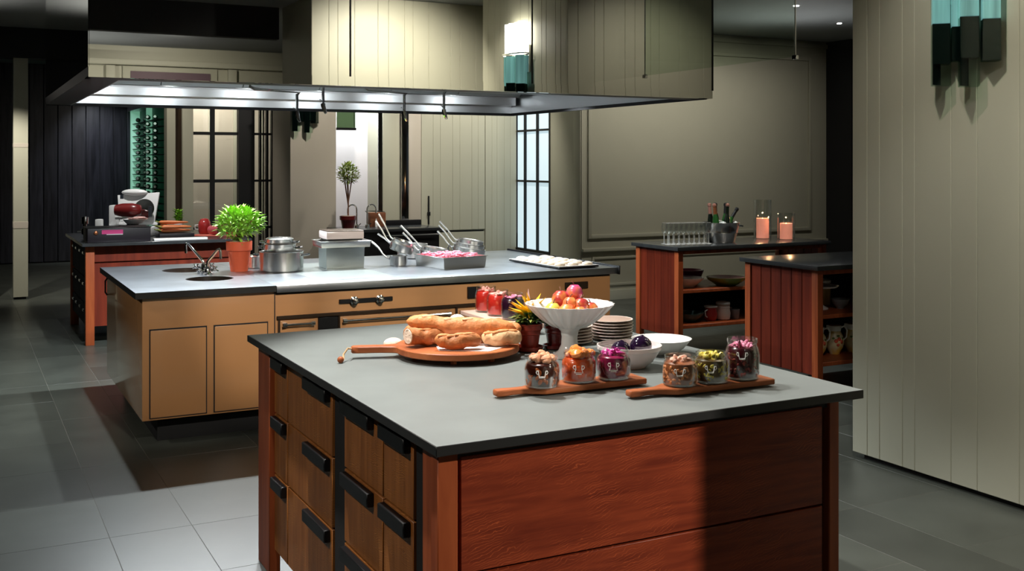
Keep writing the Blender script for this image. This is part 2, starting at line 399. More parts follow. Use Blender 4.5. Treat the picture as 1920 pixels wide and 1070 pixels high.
# ------------------------------------------------------------------ mesh helpers
class MB:
    def __init__(self):
        self.v = []
        self.f = []
        self.T = None

    def add(self, vs, fs):
        n = len(self.v)
        for p in vs:
            p = Vector(p)
            if self.T is not None:
                p = self.T @ p
            self.v.append(p)
        self.f += [[i + n for i in f] for f in fs]
        return self

    def box(self, x0, x1, y0, y1, z0, z1):
        return self.add([(x0, y0, z0), (x1, y0, z0), (x1, y1, z0), (x0, y1, z0), (x0, y0, z1), (x1, y0, z1), (x1, y1, z1), (x0, y1, z1)],
                        [(3, 2, 1, 0), (4, 5, 6, 7), (0, 1, 5, 4), (1, 2, 6, 5), (2, 3, 7, 6), (3, 0, 4, 7)])

    def prism(self, poly, z0, z1):
        n = len(poly)
        return self.add([(x, y, z0) for x, y in poly] + [(x, y, z1) for x, y in poly],
                        [list(range(n))[::-1], [n + i for i in range(n)]] + [(i, (i + 1) % n, n + (i + 1) % n, n + i) for i in range(n)])

    def lathe(self, prof, seg=24, c=(0, 0, 0), flute=0, amp=0.0):
        vs, fs = [], []
        for k, (r, z) in enumerate(prof):
            for i in range(seg):
                a = 2 * PI * i / seg
                rr = r
                if flute and r > 1e-4:
                    rr = r * (1 + amp * math.cos(flute * a))
                vs.append((c[0] + rr * math.cos(a), c[1] + rr * math.sin(a), c[2] + z))
        for k in range(len(prof) - 1):
            for i in range(seg):
                j = (i + 1) % seg
                fs.append((k * seg + i, k * seg + j, (k + 1) * seg + j, (k + 1) * seg + i))
        if prof[0][0] > 1e-4:
            fs.append([i for i in range(seg)][::-1])
        if prof[-1][0] > 1e-4:
            fs.append([(len(prof) - 1) * seg + i for i in range(seg)])
        return self.add(vs, fs)

    def shell(self, prof, t, seg=24, c=(0, 0, 0), flute=0, amp=0.0):
        """vessel: outer profile bottom-to-rim, offset inwards by t"""
        inner = [(max(0.0005, r - t), z + (t if i == 0 else 0)) for i, (r, z) in enumerate(prof)]
        return self.lathe([(0.0005, prof[0][1])] + prof + inner[::-1] + [(0.0005, inner[0][1])], seg, c, flute, amp)

    def cyl(self, r, z0, z1, seg=20, c=(0, 0)):
        return self.lathe([(r, z0), (r, z1)], seg, (c[0], c[1], 0))

    def tube(self, pts, r, seg=8, cap=True):
        pts = [Vector(p) for p in pts]
        n = len(pts)
        rs = r if isinstance(r, (list, tuple)) else [r] * n
        t0 = (pts[1] - pts[0]).normalized()
        up = Vector((0, 0, 1)) if abs(t0.z) < 0.9 else Vector((1, 0, 0))
        nrm = (up - t0 * up.dot(t0)).normalized()
        vs, fs = [], []
        for i, p in enumerate(pts):
            if i == 0:
                t = t0
            elif i == n - 1:
                t = (pts[i] - pts[i - 1]).normalized()
            else:
                t = ((pts[i + 1] - p).normalized() + (p - pts[i - 1]).normalized()).normalized()
            nrm = (nrm - t * nrm.dot(t)).normalized()
            b = t.cross(nrm)
            for k in range(seg):
                a = 2 * PI * k / seg
                vs.append(p + (nrm * math.cos(a) + b * math.sin(a)) * rs[i])
        for i in range(n - 1):
            for k in range(seg):
                j = (k + 1) % seg
                fs.append((i * seg + k, i * seg + j, (i + 1) * seg + j, (i + 1) * seg + k))
        if cap:
            fs.append([k for k in range(seg)][::-1])
            fs.append([(n - 1) * seg + k for k in range(seg)])
        return self.add(vs, fs)

    def ball(self, c, rx, ry=None, rz=None, seg=14, ring=9):
        ry = rx if ry is None else ry
        rz = rx if rz is None else rz
        vs, fs = [], []
        for k in range(1, ring):
            th = PI * k / ring
            for i in range(seg):
                a = 2 * PI * i / seg
                vs.append((c[0] + rx * math.sin(th) * math.cos(a), c[1] + ry * math.sin(th) * math.sin(a), c[2] - rz * math.cos(th)))
        nb = len(vs)
        vs += [(c[0], c[1], c[2] - rz), (c[0], c[1], c[2] + rz)]
        for k in range(ring - 2):
            for i in range(seg):
                j = (i + 1) % seg
                fs.append((k * seg + i, k * seg + j, (k + 1) * seg + j, (k + 1) * seg + i))
        for i in range(seg):
            j = (i + 1) % seg
            fs.append((nb, j, i))
            fs.append((nb + 1, (ring - 2) * seg + i, (ring - 2) * seg + j))
        return self.add(vs, fs)

    def leaf(self, p, d, L, W, fold=0.25):
        """pointed leaf, two quads folded on the midrib"""
        p, d = Vector(p), Vector(d).normalized()
        s = d.cross(Vector((0, 0, 1)))
        if s.length < 1e-3:
            s = Vector((1, 0, 0))
        s.normalize()
        n = s.cross(d)
        m = p + d * L * 0.45
        tip = p + d * L - n * L * 0.12
        return self.add([p, m + s * W / 2 + n * fold * W, tip, m - s * W / 2 + n * fold * W, m], [(0, 4, 1), (4, 2, 1), (0, 3, 4), (4, 3, 2)])

    def mesh(self, name, m, bevel=0.0, smooth=38, off=None):
        me = bpy.data.meshes.new(name)
        vs = self.v if off is None else [p - off for p in self.v]
        me.from_pydata([tuple(p) for p in vs], [], self.f)
        me.update()
        bm = bmesh.new()
        bm.from_mesh(me)
        bmesh.ops.recalc_face_normals(bm, faces=bm.faces)
        if bevel:
            es = [e for e in bm.edges if len(e.link_faces) == 2 and e.calc_face_angle(0) > 0.5]
            bmesh.ops.bevel(bm, geom=es, offset=bevel, segments=1 if bevel < 0.004 else 2, profile=0.6, affect='EDGES', clamp_overlap=True)
        bm.to_mesh(me)
        bm.free()
        me.materials.append(m)
        if smooth and len(me.polygons):
            me.polygons.foreach_set('use_smooth', [True] * len(me.polygons))
            me.set_sharp_from_angle(angle=R(smooth))
        return me


WORLDOFF = {}


def tag(o, label=None, cat=None, group=None, kind=None):
    if label:
        o['label'] = label
    if cat:
        o['category'] = cat
    if group:
        o['group'] = group
    if kind:
        o['kind'] = kind
    return o


def thing(name, label, cat, loc, rotz=0.0, group=None, world=True, rot=None):
    """an Empty at the thing's base; with world=True its parts are given in world coordinates"""
    o = bpy.data.objects.new(name, None)
    o.empty_display_size = 0.05
    COL.objects.link(o)
    o.location = loc
    o.rotation_euler = rot if rot else (0, 0, rotz)
    tag(o, label, cat, group)
    if world:
        WORLDOFF[o.name] = Vector(loc)
    return o


def part(root, name, mb, m, bevel=0.0, label=None, smooth=38, kind=None):
    off = WORLDOFF.get(root.name)
    o = bpy.data.objects.new(name, mb.mesh(name, m, bevel, smooth, off))
    COL.objects.link(o)
    o.parent = root
    if off is not None:
        WORLDOFF[o.name] = off
    if label:
        o['label'] = label
    if kind:
        o['kind'] = kind
    return o


def solo(name, mb, m, label, cat, loc=(0, 0, 0), rotz=0.0, group=None, bevel=0.0, smooth=38, rot=None, kind=None):
    o = bpy.data.objects.new(name, mb.mesh(name, m, bevel, smooth))
    COL.objects.link(o)
    o.location = loc
    o.rotation_euler = rot if rot else (0, 0, rotz)
    return tag(o, label, cat, group, kind)


def struct(name, mb, m, bevel=0.0, smooth=30):
    o = bpy.data.objects.new(name, mb.mesh(name, m, bevel, smooth))
    COL.objects.link(o)
    o['kind'] = 'structure'
    WORLDOFF[o.name] = Vector((0, 0, 0))
    return o


def dup(root, loc, rotz=None, label=None, rot=None):
    r = root.copy()
    COL.objects.link(r)
    r.location = loc
    if rotz is not None:
        r.rotation_euler = (0, 0, rotz)
    if rot is not None:
        r.rotation_euler = rot
    if label:
        r['label'] = label
    for ch in list(root.children):
        c = ch.copy()
        COL.objects.link(c)
        c.parent = r
        for g in list(ch.children):
            d = g.copy()
            COL.objects.link(d)
            d.parent = c
    return r


def box(*a):
    return MB().box(*a)


def boards_x(root, xs, y0, y1, z0, z1, m, name='board', gap=0.001, bevel=0.003):
    for a, b in zip(xs[:-1], xs[1:]):
        part(root, name, box(a + gap / 2, b - gap / 2, y0, y1, z0, z1), m, bevel, smooth=0)


def boards_y(root, ys, x0, x1, z0, z1, m, name='board', gap=0.001, bevel=0.003):
    for a, b in zip(ys[:-1], ys[1:]):
        part(root, name, box(x0, x1, a + gap / 2, b - gap / 2, z0, z1), m, bevel, smooth=0)


def steps(a, b, w):
    n = max(1, round((b - a) / w))
    return [a + (b - a) * i / n for i in range(n + 1)]


def vary(a, b, pat):
    out = [a]
    i = 0
    while out[-1] + pat[i % len(pat)] < b - 0.03:
        out.append(out[-1] + pat[i % len(pat)])
        i += 1
    return out + [b]


CEIL = 3.25
NTH = ['first', 'second', 'third', 'fourth', 'fifth', 'sixth', 'seventh', 'eighth', 'ninth', 'tenth', 'eleventh', 'twelfth', 'thirteenth', 'fourteenth', 'fifteenth',
       'sixteenth', 'seventeenth', 'eighteenth', 'nineteenth', 'topmost']

# ------------------------------------------------------------------ the room
floor = struct('floor', box(-7, 14, -6, 22, -0.12, -0.0006), M['grout'])
_ca, _sa = math.cos(R(27.5)), math.sin(R(27.5))
cols = []
x = 0.94
cols = [(-0.01, 0.59), (0.59, 0.94), (0.94, 1.54), (1.54, 1.89), (1.89, 2.49), (2.49, 2.84), (2.84, 3.44), (3.44, 3.79), (3.79, 4.39),
        (4.39, 4.74), (4.74, 5.34), (5.34, 5.69), (5.69, 6.29), (6.29, 6.64), (6.64, 7.24), (7.24, 7.59), (7.59, 8.19)]
x = -0.01
while x > -6.5:
    w = 0.35 if (cols[0][1] - cols[0][0]) > 0.5 else 0.6
    cols.insert(0, (x - w, x))
    x -= w
far_tiles = MB()
n_tiles = 0
for (xa, xb) in cols:
    wide = (xb - xa) > 0.5
    pitch = 0.6 if wide else 1.2
    y = 3.73 - pitch * 8
    while y < 20:
        cx, cy = (xa + xb) / 2, y + pitch / 2
        d = cx * _sa + cy * _ca
        l = cx * _ca - cy * _sa
        g = 0.0010
        if 3.0 < d < 12.5 and abs(l / d) < 0.52 and cy > 1.5 and n_tiles < 290 and not (1.3 < cx < 2.3 and 2.9 < cy < 4.2):
            part(floor, 'tile', box(xa + g, xb - g, y + g, y + pitch - g, -0.03, 0.0), M['tile'], 0.0008, smooth=0)
            n_tiles += 1
        else:
            far_tiles.box(xa + g, xb - g, y + g, y + pitch - g, -0.03, 0.0)
        y += pitch
part(floor, 'tile', far_tiles, M['tile'], smooth=0, kind='stuff')

struct('ceiling', box(-7, 14, -6, 22, CEIL, CEIL + 0.1), M['ceiling'])

# pier with the sconce
wr = struct('wall_right', box(4.44, 6.3, 2.83, 4.37, 0.06, CEIL), M['cream'])
boards_y(wr, [2.81, 2.93, 3.06, 3.165, 3.339, 3.572, 3.726, 3.955, 4.036, 4.193, 4.281, 4.374], 4.42, 4.45, 0.03, CEIL, M['cream'])
boards_x(wr, vary(4.42, 6.32, [0.10, 0.16, 0.09, 0.21]), 4.36, 4.39, 0.03, CEIL, M['cream'])
part(wr, 'toe_gap', box(4.46, 6.28, 2.86, 4.34, 0.0, 0.06), M['black_matt'])
# stub wall off to the side behind the camera, seen in the mirror glass
ws = struct('wall_side', box(3.02, 5.6, 0.9, 1.98, 0, CEIL), M['cream'])
boards_x(ws, vary(3.0, 5.6, [0.17, 0.09, 0.17, 0.24, 0.11]), 1.97, 2.0, 0, CEIL, M['cream'])
# rear room behind the camera (mirrored in the hood)
wre = struct('wall_rear', box(-7, 14, -3.9, -3.6, 0, CEIL), M['cream'])
part(wre, 'cornice', box(-7, 14, -3.6, -3.5, 2.98, 3.06), M['cream'], 0.01)
part(wre, 'door_frame', box(2.02, 3.3, -3.6, -3.55, 0, 2.97), M['cream'], 0.005)
part(wre, 'door_panel', box(2.12, 3.2, -3.56, -3.53, 0, 2.9), M['purple_wall'], 0.005)
part(wre, 'post', box(0.58, 0.68, -3.6, -3.45, 0, 2.95), M['trim_brown'])
for xa in (1.8, 3.45):
    part(wre, 'pilaster', box(xa, xa + 0.12, -3.6, -3.52, 0, 2.97), M['cream'], 0.005)
bh = struct('trim_1', box(-7, 2.98, 0.8, 0.92, 2.92, CEIL), M['black_matt'])
struct('wall_left', box(-7.2, -7, -6, 22, 0, CEIL), M['black_matt'])
# black beam and pale column at the far side
struct('trim_2', box(-7, 2.0, 14.0, 14.3, 2.89, CEIL), M['black_matt'])
colm = struct('trim_3', box(0.6, 0.76, 14.05, 14.25, 0.03, 2.89), M['cream'])
part(colm, 'base_block', box(0.62, 0.74, 14.07, 14.23, 0, 0.03), M['black_matt'])
part(colm, 'band', box(0.598, 0.762, 14.046, 14.254, 0.85, 0.93), M['pink_cream'], 0.002)
part(colm, 'band', box(0.598, 0.762, 14.046, 14.254, 1.82, 1.87), M['pink_cream'], 0.002)
# black sheet in place of the dark doorway beyond the column
struct('doorway_dark_sheet', box(-3.0, 0.42, 14.2, 14.3, 0, 2.89), M['black_matt'])

# far plank wall
wf = struct('wall_far', box(-1.0, 2.80, 19.03, 19.3, 0, CEIL), M['black_matt'])
boards_x(wf, [0.4 + 0.215 * i for i in range(12)], 19.0, 19.03, 0.02, CEIL, M['plank_dark'], 'plank', 0.010, 0.005)
# wine wall
ww = struct('wall_wine', box(2.76, 3.02, 16.3, 19.0, 0, CEIL), M['wine_room'])
part(ww, 'backlit_panel', box(2.74, 2.76, 16.4, 18.9, 0.2, 2.5), M['wine_green'])
part(ww, 'post', box(2.66, 2.75, 17.58, 17.66, 0.1, 2.55), M['mint'], label='pale green lit upright between the bottle racks')
part(ww, 'post', box(2.60, 2.75, 18.86, 18.96, 0.1, 2.55), M['mint'])
for zz in [0.3 + 0.105 * i for i in range(20)]:
    part(ww, 'shelf', box(2.62, 2.74, 16.4, 18.85, zz - 0.015, zz - 0.004), M['black_steel'])
part(ww, 'head_panel', box(2.56, 2.76, 16.3, 19.0, 2.5, 2.62), M['steel'])

# cream pillar, glazed screen, black doors (between island and wine room)
wl = struct('wall_pillar', box(2.26, 2.36, 13.4, 13.6, 0, CEIL), M['cream'])
part(wl, 'return', box(2.36, 2.45, 13.5, 13.7, 0, CEIL), M['trim_brown'])
part(wl, 'jamb', box(2.45, 2.58, 13.44, 13.6, 0, CEIL), M['cream'], 0.004)
wb = struct('wall_back', box(2.72, 4.2, 15.0, 15.2, 0, CEIL), M['pink_cream'])
for xa in (2.75, 3.08, 3.42, 3.78):
    part(wb, 'panel_mould', box(xa, xa + 0.05, 14.97, 15.0, 0, CEIL), M['cream'], 0.006)
w1 = struct('window_1', box(2.79, 2.845, 13.46, 13.50, 0, CEIL), M['black_steel'])
for zz in (0.82, 1.41, 2.0, 2.6):
    part(w1, 'glazing_bar', box(2.575, 3.13, 13.465, 13.495, zz - 0.019, zz + 0.019), M['black_steel'])
for k, (za, zb) in enumerate(((0.83, 1.40), (1.42, 1.99), (2.01, 2.59))):
    part(w1, 'pane', box(2.58, 2.80, 13.477, 13.483, za, zb), M['glass'])
    part(w1, 'pane', box(2.845, 3.13, 13.477, 13.483, za, zb), M['glass'])
d1 = struct('door_1', box(3.13, 3.33, 13.42, 13.52, 0, CEIL), M['black_steel'])
for xa, xb in ((3.395, 3.42), (3.48, 3.51), (3.545, 3.73), (3.765, 3.90)):
    part(d1, 'stile', box(xa, xb, 13.43, 13.50, 0, CEIL), M['black_steel'], 0.003)
for zz in (0.82, 1.41, 2.0, 2.6):
    part(d1, 'rail', box(3.33, 3.56, 13.44, 13.49, zz - 0.014, zz + 0.014), M['black_steel'])
    part(d1, 'rail', box(3.73, 3.78, 13.44, 13.49, zz - 0.014, zz + 0.014), M['black_steel'])
for xa, xb in ((3.33, 3.395), (3.42, 3.48), (3.51, 3.545)):
    part(d1, 'pane', box(xa, xb, 13.46, 13.466, 0.05, CEIL), M['glass'])

# far cook wall: pier, lit sink niche, steel post, tongue-and-groove door
wc = struct('wall_cook', box(3.50, 4.06, 12.4, 13.2, 0, CEIL), M['pink_cream'])
part(wc, 'niche_back', box(4.06, 4.665, 12.95, 13.1, 0.8, CEIL), M['niche'])
part(wc, 'niche_panel', box(4.06, 4.19, 12.92, 12.95, 0.8, CEIL), M['pink_cream'], 0.003)
part(wc, 'mirror_strip', box(4.605, 4.66, 12.41, 12.43, 0.95, CEIL), M['chrome'], label='narrow polished strip beside the sink niche')
part(wc, 'post', box(4.66, 4.89, 12.4, 13.1, 0, CEIL), M['cream'], 0.004)
part(wc, 'steel_post', box(4.893, 4.99, 12.37, 12.45, 0, CEIL), M['chrome'], 0.004, label='polished steel upright')
part(wc, 'post', box(4.995, 5.17, 12.4, 13.1, 0, CEIL), M['pink_cream'], 0.004)
part(wc, 'backing', box(5.17, 6.52, 12.43, 13.1, 0, CEIL), M['cream'])
boards_x(wc, [6.068, 6.16, 6.235, 6.34, 6.43, 6.52], 12.40, 12.43, 0, CEIL, M['cream'])
d2 = struct('door_2', box(5.172, 6.058, 12.41, 12.43, 0.02, 0.752), M['cream'], 0.003)
boards_x(d2, [5.172, 5.33, 5.43, 5.60, 5.70, 5.87, 5.96, 6.058], 12.395, 12.43, 0.78, CEIL, M['cream'])
part(d2, 'kick_gap', box(5.18, 6.05, 12.42, 12.43, 0.752, 0.768), M['black_matt'])
part(d2, 'pull_slot', box(5.258, 5.274, 12.375, 12.394, 0.86, 1.22), M['black_steel'], 0.003)
part(d2, 'latch', box(5.25, 5.285, 12.37, 12.394, 0.97, 1.02), M['black_steel'], 0.003)

# window return and panelled wall on the far side of the tables
w2 = struct('wall_window', box(6.52, 6.9, 10.951, 11.50, 0, CEIL), M['cream'])
part(w2, 'apron', box(6.53, 6.9, 11.50, 12.43, 0, 0.48), M['cream'])
part(w2, 'pilaster', box(6.505, 6.519, 10.76, 10.92, 0, CEIL), M['cream'], 0.006)
wn = struct('window_2', box(6.51, 6.56, 11.50, 12.41, 0.47, 0.53), M['black_steel'])
ys = [11.52, 11.83, 12.16, 12.40]
zs = [0.53, 0.75, 1.40, 2.05, 2.70, 3.22]
for yy in (11.51, 11.835, 12.165):
    part(wn, 'mullion', box(6.51, 6.55, yy - 0.014, yy + 0.014, 0.53, CEIL), M['black_steel'])
for zz in (1.40, 2.05, 2.70):
    part(wn, 'glazing_bar', box(6.515, 6.545, 11.5, 12.4, zz - 0.013, zz + 0.013), M['black_steel'])
for ya, yb in zip(ys[:-1], ys[1:]):
    for za, zb in ((0.53, 1.40), (1.40, 2.05), (2.05, 2.70), (2.70, 3.24)):
        part(wn, 'pane', box(6.54, 6.55, ya, yb, za, zb), M['window'])
wp = struct('wall_panelled', box(6.52, 10.35, 10.75, 10.95, 0, CEIL), M['cream'])


def frame_on_wall(root, x0, x1, z0, z1, w, y, t, m):
    part(root, 'moulding', box(x0, x0 + w, y - t, y, z0, z1), m, 0.006)
    part(root, 'moulding', box(x1 - w, x1, y - t, y, z0, z1), m, 0.006)
    part(root, 'moulding', box(x0 + w, x1 - w, y - t, y, z0, z0 + w), m, 0.006)
    part(root, 'moulding', box(x0 + w, x1 - w, y - t, y, z1 - w, z1), m, 0.006)


frame_on_wall(wp, 6.60, 10.07, 0.74, 3.03, 0.045, 10.75, 0.025, M['cream'])
frame_on_wall(wp, 6.66, 10.01, 0.17, 0.52, 0.03, 10.75, 0.015, M['cream'])
part(wp, 'chair_rail', box(6.52, 10.35, 10.71, 10.75, 0.585, 0.625), M['cream'], 0.008)
part(wp, 'skirting', box(6.52, 10.35, 10.725, 10.75, 0.0, 0.12), M['cream'], 0.006)
part(wp, 'picture_rail', box(6.52, 10.35, 10.72, 10.75, 3.16, 3.22), M['cream'], 0.008)
struct('end_void_sheet', box(10.35, 14, 10.3, 10.9, 0, CEIL), M['black_matt'])  # black sheet stands for the unlit opening past the panelled wall

# ------------------------------------------------------------------ extractor hood
hx0, hx1, hy0, hy1, hz = 0.608, 4.67, 5.95, 8.96, 2.08
hood = thing('extractor_hood', 'huge mirror-glass extractor hood with a brushed steel underside above the cooking island', 'extractor hood', (2.64, 7.45, hz))
seams = [hx0, 2.035, 3.242, hx1]
for a, b in zip(seams[:-1], seams[1:]):
    part(hood, 'glass_pane', box(a + 0.006, b - 0.006, hy0, hy0 + 0.012, 2.135, CEIL), M['mirror'], smooth=0)
    part(hood, 'glass_pane', box(a + 0.006, b - 0.006, hy1 - 0.012, hy1, 2.135, CEIL), M['mirror'], smooth=0)
for xx in (hx0, hx1 - 0.012):
    part(hood, 'glass_pane', box(xx, xx + 0.012, hy0 + 0.014, hy1 - 0.014, 2.135, CEIL), M['mirror'], smooth=0)
for xx in seams[1:-1]:
    part(hood, 'seam', box(xx - 0.006, xx + 0.006, hy0 + 0.004, hy0 + 0.016, 2.135, CEIL), M['black_matt'], smooth=0)
part(hood, 'corner_post', box(hx1 - 0.004, hx1 + 0.01, hy0 - 0.002, hy0 + 0.012, 2.135, CEIL), M['black_steel'], smooth=0)
lip = MB()
lip.box(hx0, hx1, hy0 - 0.004, hy0 + 0.02, hz, 2.135)
part(hood, 'lip', lip, M['mirror'], smooth=0, label='polished steel lower edge')
lip = MB()
lip.box(hx0, hx1, hy1 - 0.02, hy1, hz, 2.135)
part(hood, 'lip', lip, M['black_steel'], smooth=0)
for xx in (hx0, hx1 - 0.02):
    part(hood, 'lip', box(xx, xx + 0.02, hy0 + 0.02, hy1 - 0.02, hz, 2.135), M['black_steel'], smooth=0)
fw = 0.17
fl = MB()
fl.box(hx0, hx1, hy0 + 0.02, hy0 + fw, hz, hz + 0.006)
fl.box(hx0, hx1, hy1 - 0.03, hy1 - 0.02, hz - 0.004, hz + 0.006)
fl.box(hx0 + 0.02, hx0 + fw, hy0 + fw, hy1 - 0.03, hz, hz + 0.006)
part(hood, 'flange', fl, M['black_steel'], smooth=0, label='dark flange around the opening')
# inner brushed steel walls, trough ledges, filters
iy = hy1 - 0.03
part(hood, 'inner_wall', box(hx0 + fw, hx1 - 0.02, iy - 0.01, iy, hz, 2.17), M['steel'], smooth=0)
part(hood, 'edge_trim', box(hx0, hx1 - 0.05, iy - 0.024, iy - 0.0105, hz - 0.006, hz + 0.018), M['black_matt'], smooth=0, label='thin black rim along the far lower edge')
part(hood, 'edge_trim', box(hx1 - 0.05, hx1 - 0.0305, hy0 + 0.02, iy - 0.024, hz - 0.006, hz + 0.018), M['black_matt'], smooth=0, label='thin black rim along the window-side lower edge')
part(hood, 'ledge', box(hx0 + fw, hx1 - 0.06, iy - 0.14, iy - 0.01, 2.165, 2.175), M['chrome'], smooth=0)
part(hood, 'inner_wall', box(hx0 + fw, hx1 - 0.06, iy - 0.15, iy - 0.14, 2.165, 2.235), M['steel'], smooth=0)
part(hood, 'ledge', box(hx0 + fw, hx1 - 0.1, iy - 0.30, iy - 0.15, 2.228, 2.236), M['chrome'], smooth=0)
for k in range(6):
    xa = hx0 + fw + k * 0.635
    p = MB()
    xb = min(xa + 0.628, hx1 - 0.1)
    p.add([(xa, iy - 0.30, 2.236), (xb, iy - 0.30, 2.236), (xb, iy - 0.55, 2.46), (xa, iy - 0.55, 2.46),
           (xa, iy - 0.29, 2.245), (xb, iy - 0.29, 2.245), (xb, iy - 0.54, 2.47), (xa, iy - 0.54, 2.47)],
          [(0, 1, 2, 3), (7, 6, 5, 4), (0, 4, 5, 1), (1, 5, 6, 2), (2, 6, 7, 3), (3, 7, 4, 0)])
    part(hood, 'filter_panel', p, M['steel'], smooth=0)
part(hood, 'inner_wall', box(hx1 - 0.03, hx1 - 0.02, hy0 + 0.02, iy, hz, 2.30), M['steel'], smooth=0)
part(hood, 'inner_wall', box(hx0 + fw, hx0 + fw + 0.01, hy0 + fw, iy, hz, 2.46), M['steel'], smooth=0)
part(hood, 'inner_wall', box(hx0 + fw, hx1 - 0.02, hy0 + fw, hy0 + fw + 0.01, hz, 2.46), M['steel'], smooth=0)
part(hood, 'top_plate', box(hx0 + 0.02, hx1 - 0.02, hy0 + 0.02, hy1 - 0.02, 2.46, 2.475), M['steel'], smooth=0)
for x in (1.05, 1.6, 2.25, 2.9, 3.55, 4.2):
    part(hood, 'lamp', MB().cyl(0.045, 2.314, 2.318, 16, (x, 7.7)), M['lamp'])
    part(hood, 'lamp_can', MB().lathe([(0.046, 2.32), (0.049, 2.30), (0.055, 2.30), (0.055, 2.46)], 16, (x, 7.7, 0)), M['steel'])

# pot fillers hanging from the hood
def pot_filler(x, y, zt, ax, label):
    up = 2.4595 - zt
    t = thing('pot_filler', label, 'tap', (x, y, zt), world=False, group='swing-arm taps under the hood')
    part(t, 'arm', MB().tube([(ax, 0, up), (ax, 0, 0.13), (ax * 0.9, 0, 0.115), (0.015, 0, 0.10), (0, 0, 0.085), (0, 0, -0.03)], 0.0105, 8), M['chrome'])
    part(t, 'nozzle', MB().tube([(0, 0, -0.03), (0, 0, -0.045), (0.012, -0.005, -0.085), (0.018, -0.008, -0.10)], [0.016, 0.016, 0.012, 0.008], 8), M['chrome'])
    part(t, 'flange', MB().cyl(0.028, up - 0.012, up, 14, (ax, 0)), M['chrome'])
    part(t, 'lever', MB().tube([(0, 0, -0.02), (-0.03, -0.02, -0.005)], 0.004, 6), M['chrome'])
    return t


pot_filler(2.17, 6.9, 2.06, -0.16, 'chrome swing tap with the thick short arm, second from the dark hood end')
pot_filler(2.05, 7.1, 2.01, -0.32, 'thin chrome swing tap nearest the dark end of the hood')
pot_filler(2.83, 7.1, 2.03, -0.30, 'chrome swing tap hanging in front of the polished steel upright')
pot_filler(3.05, 6.9, 2.04, -0.34, 'chrome swing tap nearest the barred window')

# hanging smoke screen of clear glass from hood to pier
for k, (a, b) in enumerate(((5.135, 5.935), (4.40, 5.115))):
    solo('glass_smoke_screen', box(-0.005, 0.005, a - 5.0, b - 5.0, 2.30, CEIL), (M['smoke_glass'], M['clear_screen'])[k],
         ['clear glass smoke screen hanging beside the hood corner', 'clear glass smoke screen hanging beside the planked pier'][k], 'glass screen', (4.675, 5.0, 0), group='hanging glass screens')
rod = thing('hanging_rod', 'thin metal rod hanging from the ceiling to the glass screens', 'rod', (4.675, 5.125, 2.28), world=False)
part(rod, 'rod', MB().tube([(0, 0, 0.0), (0, 0, CEIL - 2.28)], 0.005, 6), M['chrome'])
part(rod, 'clip', box(-0.012, 0.012, -0.02, 0.02, 0, 0.03), M['chrome'], 0.003)
dl = thing('ceiling_downlight', 'tiny lit downlight in the grey ceiling above the bar table', 'downlight', (7.64, 8.36, CEIL), world=False, group='ceiling downlights')
part(dl, 'ring', MB().lathe([(0.03, -0.006), (0.045, -0.004), (0.045, 0.0)], 16), M['steel'])
part(dl, 'lens', MB().cyl(0.028, -0.010, -0.004, 12), M['lamp'])
dup(dl, (9.04, 9.18, CEIL), label='tiny lit downlight in the grey ceiling near the black doorway')
dup(dl, (0.35, -1.9, CEIL), label='tiny lit downlight in the rear room, nearer the post, mirrored in the hood')
dup(dl, (0.62, -1.6, CEIL), label='second tiny lit downlight of the rear room mirrored in the hood')

# ------------------------------------------------------------------ front island
I1 = thing('kitchen_island', 'red oak kitchen island with a grey stone top in front of the cooking island', 'kitchen island', (1.8, 3.44, 0))
top = part(I1, 'worktop', box(1.065, 2.523, 2.457, 4.417, 0.8931, 0.92), M['stone'], 0.002, label='dark honed stone slab, top lightened as sheen')
top.data.materials.append(M['stone_edge'])
for p in top.data.polygons:
    if abs(p.normal.z) < 0.9 or p.center.z < 0.0 and p.normal.z < 0:
        p.material_index = 1
part(I1, 'carcass', box(1.15, 2.44, 2.53, 4.33, 0.10, 0.885), M['black_matt'])
part(I1, 'top_rail', box(1.12, 2.46, 2.51, 4.36, 0.865, 0.893), M['black_matt'])
for (xa, xb, ya, yb) in ((1.088, 1.145, 2.50, 2.546), (2.42, 2.462, 2.50, 2.546), (1.100, 1.145, 4.20, 4.372), (2.42, 2.462, 4.33, 4.372)):
    part(I1, 'leg', box(xa, xb, ya, yb, 0, 0.89), M['oak_leg'], 0.003)
part(I1, 'leg_return', box(1.100, 1.15, 2.5465, 2.63, 0.09, 0.888), M['oak_leg'], 0.003)
part(I1, 'front_panel', box(1.155, 2.396, 2.505, 2.53, 0.568, 0.872), M['oak_red'], 0.002)
part(I1, 'front_panel', box(1.155, 2.396, 2.505, 2.53, 0.25, 0.562), M['oak_red'], 0.002)
part(I1, 'front_panel', box(1.155, 2.396, 2.505, 2.53, 0.10, 0.245), M['oak_red'], 0.002)
cols_y = ((4.00, 4.19), (3.452, 3.995), (2.975, 3.33), (2.735, 2.97))
rows_z = ((0.645, 0.872), (0.405, 0.639), (0.10, 0.399))
for ci, (ya, yb) in enumerate(cols_y):
    for (za, zb) in rows_z:
        dr = part(I1, 'drawer', box(1.118, 1.15, ya + 0.003, yb - 0.003, za, zb), M['oak_drawer'], 0.002)
        w = min(0.26, (yb - ya) - 0.03)
        yc = ya + w / 2 + 0.02 if ci in (1, 3) else yb - w / 2 - 0.02
        h = MB()
        h.box(1.094, 1.118, yc - w / 2, yc + w / 2, zb - 0.048, zb - 0.004)
        part(dr, 'pull', h, M['black_steel'], 0.003, label='black boxed pull')
part(I1, 'stile', box(1.125, 1.15, 3.335, 3.447, 0.10, 0.875), M['black_matt'])
part(I1, 'stile', box(1.125, 1.15, 2.633, 2.732, 0.10, 0.875), M['black_matt'])

